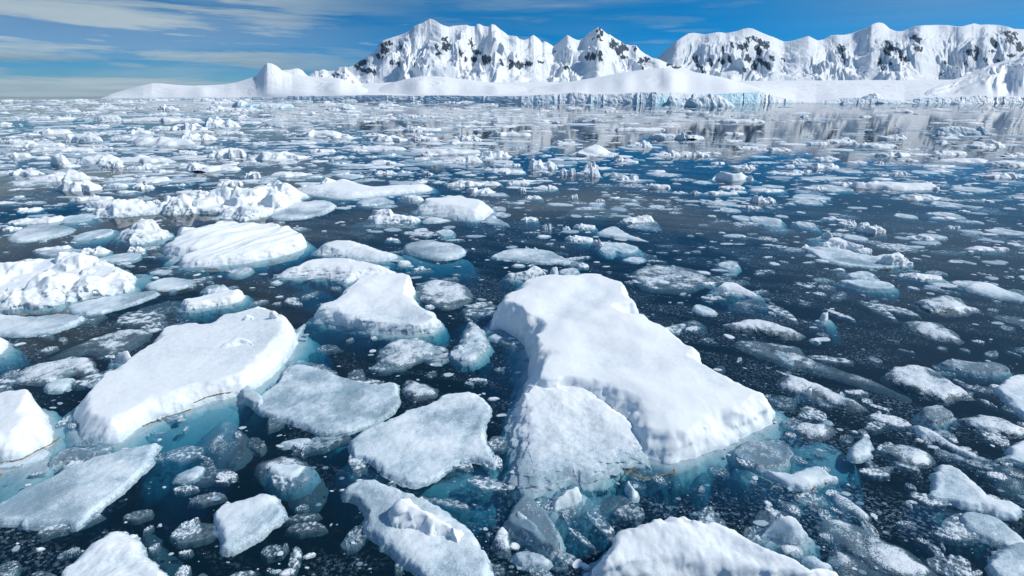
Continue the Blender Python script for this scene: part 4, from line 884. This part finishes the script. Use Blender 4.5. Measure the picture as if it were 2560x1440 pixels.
# ------------------------------------------------------------------ icebergs and growlers near the ice front
def berg(name, label, cat, top, base_y, thick, seed, lean=0.0, mat=None, p=1.6):
    tp = pts(top); u = np.linspace(tp[0, 0], tp[-1, 0], max(40, int((tp[-1, 0] - tp[0, 0]) * 1.6)))
    s = np.linspace(-1, 1, 41)
    U, Sx = np.meshgrid(u, s)
    D0 = float(px_ground(0, base_y)[1]); m = D0 / FPX
    pyt = np.interp(U, tp[:, 0], tp[:, 1]); H = np.maximum(z_at(pyt, D0 + thick * m * 0.4), 0.0)
    ed = np.clip((U - u[0]) / (u[-1] - u[0]), 0, 1); ew = np.minimum(1, 6 * np.minimum(ed, 1 - ed) + 0.12)
    sx = Sx + 0.25 * fbm(U / 14, Sx * 2, seed, 3)
    pr = np.clip(1 - np.abs(sx - lean) ** p, -0.3, 1)
    z = H * pr + m * (0.9 * fbm(U / 9, Sx * 3, seed + 1, 3)) * pr - 0.02 * H
    blk = np.floor(U / 11 + 1.5 * fbm(U / 20, Sx * 2, seed + 4, 2)) + np.floor(Sx * 2.2) * 7
    z = z * (1 - 0.07 * (_h(blk, blk, seed) / 65535.0) * np.clip(1 - np.abs(pyt - tp[:, 1].min()) / 40, 0, 1))
    z = np.where(np.abs(Sx) > 0.96, -1.0, z)
    D = D0 + thick * m * (Sx + 1) * 0.5 * ew + (1 - ew) * thick * m * 0.5
    X = x_at(U, D0 + thick * m * 0.4, z)
    V = np.stack([X, D, z], -1).reshape(-1, 3); c = V.mean(0); c[2] = 0
    sn = -0.25 + 0.9 * (z / max(H.max(), 0.1)) + 0.5 * fbm(U / 12, Sx * 2, seed + 6, 3)
    me = mesh_np(name, V - c, grid_faces(*U.shape), mat or M_BERG, {'snow': sn.ravel()})
    return tag(link(name, me, loc=c), label, cat)
berg('iceberg', 'biggest pale blue iceberg before the ice front, wedge-shaped with a dark blue hollow', 'iceberg', "1712,266 1718,250 1726,243 1740,244 1752,240 1768,235 1775,231 1784,236 1795,235 1808,241 1822,252 1834,262 1842,268", 268, 60, 801, lean=-0.1)
berg('iceberg', 'turquoise berg with an upright pillar, left of the wedge-shaped iceberg', 'iceberg', "1655,265 1660,258 1668,254 1673,240 1680,236 1686,240 1689,254 1700,252 1712,256 1722,262 1730,265", 265, 40, 811)
berg('iceberg', 'blue wedge-shaped berg with a sharp right peak, below the right valley', 'iceberg', "2136,257 2150,250 2165,241 2180,233 2196,231 2204,236 2212,246 2222,255", 257.6, 40, 821, lean=0.2)
berg('growler', 'low white growler with turquoise foot right of the blue wedge-shaped berg', 'growler', "2188,258 2196,252 2230,250 2270,252 2292,258", 258.8, 24, 831)
berg('growler', 'small white growler with blue underside before the right ice front', 'growler', "2376,260 2388,254 2402,251 2420,254 2434,260", 260, 30, 841)
berg('growler', 'small round-topped pale growler left of the blue wedge-shaped berg', 'growler', "2100,260 2108,254 2118,251 2126,255 2130,260", 260, 24, 851)
berg('growler', 'pale growler with a leaning round head in the far left pack', 'growler', "578,262 586,256 590,250 600,249 610,252 612,258 640,259 690,258 725,260 735,268", 271, 60, 861, p=2.2)
berg('growler', 'turquoise-streaked growler close to the shore, left of centre', 'growler', "838,272 846,262 860,258 874,260 884,266 890,272", 273, 40, 871)
berg('growler', 'white two-humped growler with greenish base among far-left floes', 'growler', "500,318 514,308 530,300 540,289 548,296 560,303 572,300 584,312 600,316", 317, 40, 881)
berg('growler', 'white rounded growler with a pointed horn at the far right', 'growler', "2310,338 2330,330 2350,318 2380,314 2420,317 2445,322 2452,314 2460,316 2466,328 2490,335 2498,338", 338.5, 34, 891, mat=M_FAR)
berg('growler', 'tiny turquoise growler on the mirror-like water, right', 'growler', "2002,293 2008,288 2014,286 2020,289 2023,293", 293, 20, 895)

# ------------------------------------------------------------------ brash: countless small bits of drift ice
def ico(sub):
    import bmesh
    bm = bmesh.new(); bmesh.ops.create_icosphere(bm, subdivisions=sub, radius=1.0)
    V = np.array([v.co[:] for v in bm.verts]); F = np.array([[v.index for v in f.verts] for f in bm.faces]); bm.free()
    return V, F
def density(px, py):
    g = lambda cx, cy, rx, ry: np.exp(-((px - cx) / rx) ** 2 - ((py - cy) / ry) ** 2)
    far = sst(520, 300, py); left = sst(1900, 500, px)
    d = 0.30 + far * (0.08 + 0.62 * left)
    d = d * np.clip(np.where(py < 520, 0.72 + 0.9 * fbm(px / 260, py / 16, 3, 4), 0.30 + 1.5 * fbm(px / 150, py / 60, 4, 4)), 0.04, 2)
    for cx, cy, rx, ry, k in ((1750, 262, 700, 7, 0.9), (2350, 300, 300, 22, 0.85), (1500, 330, 320, 15, 0.85), (1980, 325, 260, 24, 0.8), (1760, 425, 230, 45, 0.7),
                              (1500, 450, 160, 30, 0.55), (2350, 420, 250, 16, 0.5), (660, 420, 110, 22, 0.6), (2350, 560, 250, 40, 0.35), (1400, 960, 70, 90, 0.6), (350, 620, 200, 40, 0.5), (500, 760, 200, 60, 0.6)):
        d = d * (1 - k * g(cx, cy, rx, ry))
    return d
def brash():
    rs = np.random.RandomState(77)
    V0, F0 = ico(1); tv = []
    def grab(me):
        co = np.empty(len(me.vertices) * 3, np.float32); me.vertices.foreach_get('co', co); co = co.reshape(-1, 3).astype(float)
        q = np.empty(len(me.loops), np.int32); me.loops.foreach_get('vertex_index', q); q = q.reshape(-1, 4)
        w = np.ptp(co[co[:, 2] > 0][:, 0]); co[:, :2] *= 2 / w; co[:, 2] /= max(co[:, 2].max(), 1e-3)
        bpy.data.meshes.remove(me)
        return co, np.concatenate([q[:, [0, 1, 2]], q[:, [0, 2, 3]]])
    kw = dict(w=0.06, ls=0.25, fine=0.006, sk=0.08, dm=0.06)
    for i in range(14):                                        # jagged heaps
        tv.append(grab(floe_mesh(blob(rs, 0.75, 14, 0.28), 0.05, 0.03, 'rubble', 0.040, 700 + 7 * i, M_FAR, rag=0.05, amp=0.05, dom=5 + i % 5, dr=0.3, dh=0.8, **kw)[0]))
    for i in range(10):                                        # flat scraps
        tv.append(grab(floe_mesh(blob(rs, 0.8, 12, 0.34), 0.03, 0.02, 'slab', 0.045, 1700 + 7 * i, M_FAR, rag=0.10, amp=0.03, **kw)[0]))
    for i in range(6):                                         # tiny crumbs
        W = V0 * (1 + 0.55 * fbm(V0[:, 0] * 1.3 + 9 * i, V0[:, 1] * 1.3 + V0[:, 2] * 0.9, 40 + i, 3))[:, None]
        tv.append((W, F0))
    bands = ((246.5, 300, 12000, 6, 60), (300, 460, 15000, 6, 80), (460, 720, 11000, 4, 60), (720, 1460, 9000, 2.5, 34))
    Vs, Fs, Ss = [], [], []; nv = 0
    for y0, y1, n, smin, smax in bands:
        px = rs.uniform(-250, 2810, n); py = rs.uniform(y0, y1, n)
        if y0 < 250: py = y0 + 2.5 + (y1 - y0) * rs.rand(n) ** 1.15
        ok = rs.rand(n) < density(px, py); px, py = px[ok], py[ok]
        ok = py > shore_y(np.clip(px, 200, 2700)) + 1.0; px, py = px[ok], py[ok]
        w = smin * (smax / smin) ** (rs.rand(len(px)) ** 2.3)
        X, Y = px_ground(px, py); sl = np.hypot(Y, CH); wm = w / FPX * sl * 0.5
        flat = rs.rand(len(px))
        for i in range(len(px)):
            fl = flat[i] < 0.68
            W, F = tv[24 + rs.randint(6)] if w[i] < 6 else tv[14 + rs.randint(10) if fl else rs.randint(14)]
            an = rs.rand() * 6.28; ca, sa = math.cos(an), math.sin(an)
            ax = wm[i] * rs.uniform(0.8, 1.2); ay = wm[i] * rs.uniform(0.5, 1.0)
            az = wm[i] * (rs.uniform(0.02, 0.08) if fl else rs.uniform(0.08, 0.30))
            P = np.stack([(W[:, 0] * ca - W[:, 1] * sa) * ax, (W[:, 0] * sa + W[:, 1] * ca) * ay, W[:, 2] * az], -1)
            P += (X[i], Y[i], az * (rs.uniform(-0.6, 0.25) if w[i] < 6 else rs.uniform(-0.3, 0.05)))
            Vs.append(P); Fs.append(F + nv); nv += len(P)
            Ss.append(np.full(len(P), ((0.40 if py[i] < 400 else 0.22) if fl else 0.75) + 0.28 * rs.randn()))
    V = np.concatenate(Vs); F = np.concatenate(Fs)
    me = mesh_np('brash_ice', V, F, M_FAR, {'snow': np.clip(np.concatenate(Ss), 0.05, 1.1)})
    tag(link('brash_ice', me), 'countless small bits of white and grey brash ice strewn over the water', 'brash ice', kind='stuff')
brash()

def slush():
    rs = np.random.RandomState(909); tv = []
    for i in range(22):
        me, _ = floe_mesh(blob(rs, rs.uniform(0.35, 0.9), 8, 0.55), 0.012, 0.004, 'slush', 0.025, 2700 + 11 * i, M_SLUSH, w=0.04, ls=0.12, amp=0.02, fine=0.006, rag=0.09 if i % 2 else 0.04, sk=0.02, dm=0.03, ch=1 if i % 2 else 0)
        co = np.empty(len(me.vertices) * 3, np.float32); me.vertices.foreach_get('co', co); co = co.reshape(-1, 3).astype(float)
        q = np.empty(len(me.loops), np.int32); me.loops.foreach_get('vertex_index', q)
        at = np.empty(len(co), np.float32); me.attributes['snow'].data.foreach_get('value', at); bpy.data.meshes.remove(me)
        co[:, :2] *= 2 / np.ptp(co[:, 0]); tv.append((co, q.reshape(-1, 4), at))
    Vs, Fs, Ss = [], [], []; nv = 0
    for y0, y1, n, smin, smax in ((330, 520, 1500, 14, 90), (520, 760, 900, 14, 100), (760, 1500, 850, 26, 150)):
        px = rs.uniform(-200, 2760, n); py = rs.uniform(y0, y1, n)
        dn = np.clip(0.45 + 1.3 * fbm(px / 190, py / 70, 14, 3) + 0.35 * sst(1500, 2100, px), 0.05, 1)
        ok = rs.rand(n) < dn; px, py = px[ok], py[ok]
        w = smin * (smax / smin) ** (rs.rand(len(px)) ** 1.7); X, Y = px_ground(px, py); wm = w / FPX * np.hypot(Y, CH) * 0.5
        for i in range(len(px)):
            W, F, at = tv[rs.randint(len(tv))]; an = rs.rand() * 6.28 if py[i] > 700 else rs.uniform(-0.4, 0.4); ca, sa = math.cos(an), math.sin(an)
            ay = wm[i] * rs.uniform(0.6, 1.1)
            P = np.stack([W[:, 0] * wm[i] * ca - W[:, 1] * ay * sa, W[:, 0] * wm[i] * sa + W[:, 1] * ay * ca, W[:, 2] * 1.0], -1)
            P += (X[i], Y[i], rs.uniform(-0.025, 0.012))
            Vs.append(P); Fs.append(F + nv); nv += len(P); Ss.append(at + 0.08 + 0.20 * rs.randn() + 0.22 * fbm(P[:, 0] / 0.3, P[:, 1] / 0.3, 3, 3))
    me = mesh_np('slush_ice', np.concatenate(Vs), np.concatenate(Fs), M_SLUSH, {'snow': np.clip(np.concatenate(Ss), -0.5, 1.0)})
    tag(link('slush_ice', me), 'thin grey shards and rotten slush floating between the floes', 'slush ice', kind='stuff')
slush()

def haze():
    m, t = new_mat('sea_air'); 
    v = t.new('ShaderNodeVolumePrincipled', ins={'Color': (0.30, 0.64, 0.95, 1), 'Density': 0.000009, 'Anisotropy': 0.0})
    out(t, None, v.outputs[0])
    x, y0, y1, z0, z1 = 9000, -400, 9500, -10, 1400
    V = np.array([(a, b, c) for a in (-x, x) for b in (y0, y1) for c in (z0, z1)], float)
    F = np.array([(0, 1, 3, 2), (4, 6, 7, 5), (0, 4, 5, 1), (2, 3, 7, 6), (0, 2, 6, 4), (1, 5, 7, 3)])
    tag(link('haze', mesh_np('haze', V, F, m, smooth=False)), 'thin pale air between the camera and the far mountains', 'haze', kind='stuff')
haze()

# ------------------------------------------------------------------ weed and stain lines lying on the ice
def weed():
    from mathutils.bvhtree import BVHTree
    from mathutils import Vector
    m, t = new_mat('brown_weed')
    n = t.noise(t.new('ShaderNodeTexCoord').outputs['Object'], 14, 3)
    out(t, t.new('ShaderNodeBsdfPrincipled', ins={'Base Color': t.mixc(n, (0.10, 0.055, 0.015, 1), (0.40, 0.26, 0.06, 1)), 'Roughness': 0.6}).outputs[0])
    def find(lab): return next(o for o in COL.objects if lab in str(o.get('label', '')))
    def strand(owner, zn, ptstr, rad, seed, flat=0.35):
        root = find(owner); trees = []
        for c in ([root] if root.type == 'MESH' else list(root.children)):
            loc = np.array(root.location) + (np.array(c.location) if c is not root else 0)
            me = c.data
            trees.append((BVHTree.FromPolygons([v.co[:] for v in me.vertices], [p.vertices[:] for p in me.polygons]), loc))
        q = zone_pts(zn, ptstr); L = np.r_[0, np.cumsum(np.hypot(*np.diff(q, axis=0).T))]
        tt = np.linspace(0, L[-1], max(12, int(L[-1] / 3))); rs = np.random.RandomState(seed)
        px = np.interp(tt, L, q[:, 0]) + 1.6 * fbm(tt / 14, 0 * tt, seed, 3); py = np.interp(tt, L, q[:, 1]) + 1.6 * fbm(tt / 11, 0 * tt + 5, seed, 3)
        P = []
        for a, b in zip(px, py):                               # where the line of sight meets the ice
            x, y = px_ground(a, b); o = Vector((0, 0, CH)); d = (Vector((float(x), float(y), 0)) - o); d.normalize(); hit = Vector((float(x), float(y), 0.0)); best = 1e9
            for tr, loc in trees:
                h = tr.ray_cast(o - Vector(loc), d)
                if h[0] is not None and h[3] < best: best = h[3]; hit = h[0] + Vector(loc)
            P.append((hit.x, hit.y, max(hit.z, 0.0) + rad * 0.15))
        P = np.array(P); w = rad * (0.35 + 1.0 * np.clip(0.5 + fbm(tt / 9, 0 * tt + 9, seed + 3, 3), 0, 1.3)); w[0] = w[-1] = rad * 0.1
        T = np.gradient(P, axis=0); T /= np.linalg.norm(T, axis=1)[:, None] + 1e-9
        N = np.stack([-T[:, 1], T[:, 0], 0 * T[:, 0]], -1); U = np.cross(T, N)
        an = np.linspace(0, 2 * np.pi, 7)[:-1]
        V = np.stack([P + (N * math.cos(a) + flat * U * math.sin(a)) * w[:, None] for a in an], 1).reshape(-1, 3) - np.array(root.location)
        F = [[i * 6 + j, i * 6 + (j + 1) % 6, (i + 1) * 6 + (j + 1) % 6, (i + 1) * 6 + j] for i in range(len(P) - 1) for j in range(6)]
        link('weed_strand', mesh_np('weed_strand', V, np.array(F), m), root)
    strand('long thick floe', 6, "690,712 760,690 800,668 850,655 900,640 935,630", 0.018, 1)
    strand('long thick floe', 6, "940,600 1000,572 1060,555 1130,545", 0.018, 2)
    strand('smooth high-backed white block', 6, "-10,893 60,885 120,868 180,830 245,800 300,778", 0.018, 3)
    strand('smooth high-backed white block', 6, "-10,968 20,955", 0.028, 4)
    strand('bluish clear slab sunk', 7, "1380,925 1430,960 1480,985 1530,985 1580,960 1640,940", 0.012, 5)
    strand('bluish clear slab sunk', 7, "1395,930 1450,945 1490,990", 0.008, 6)
    strand('hook-shaped frosted slab', 8, "640,1020 670,1050 705,1080", 0.014, 7)
weed()
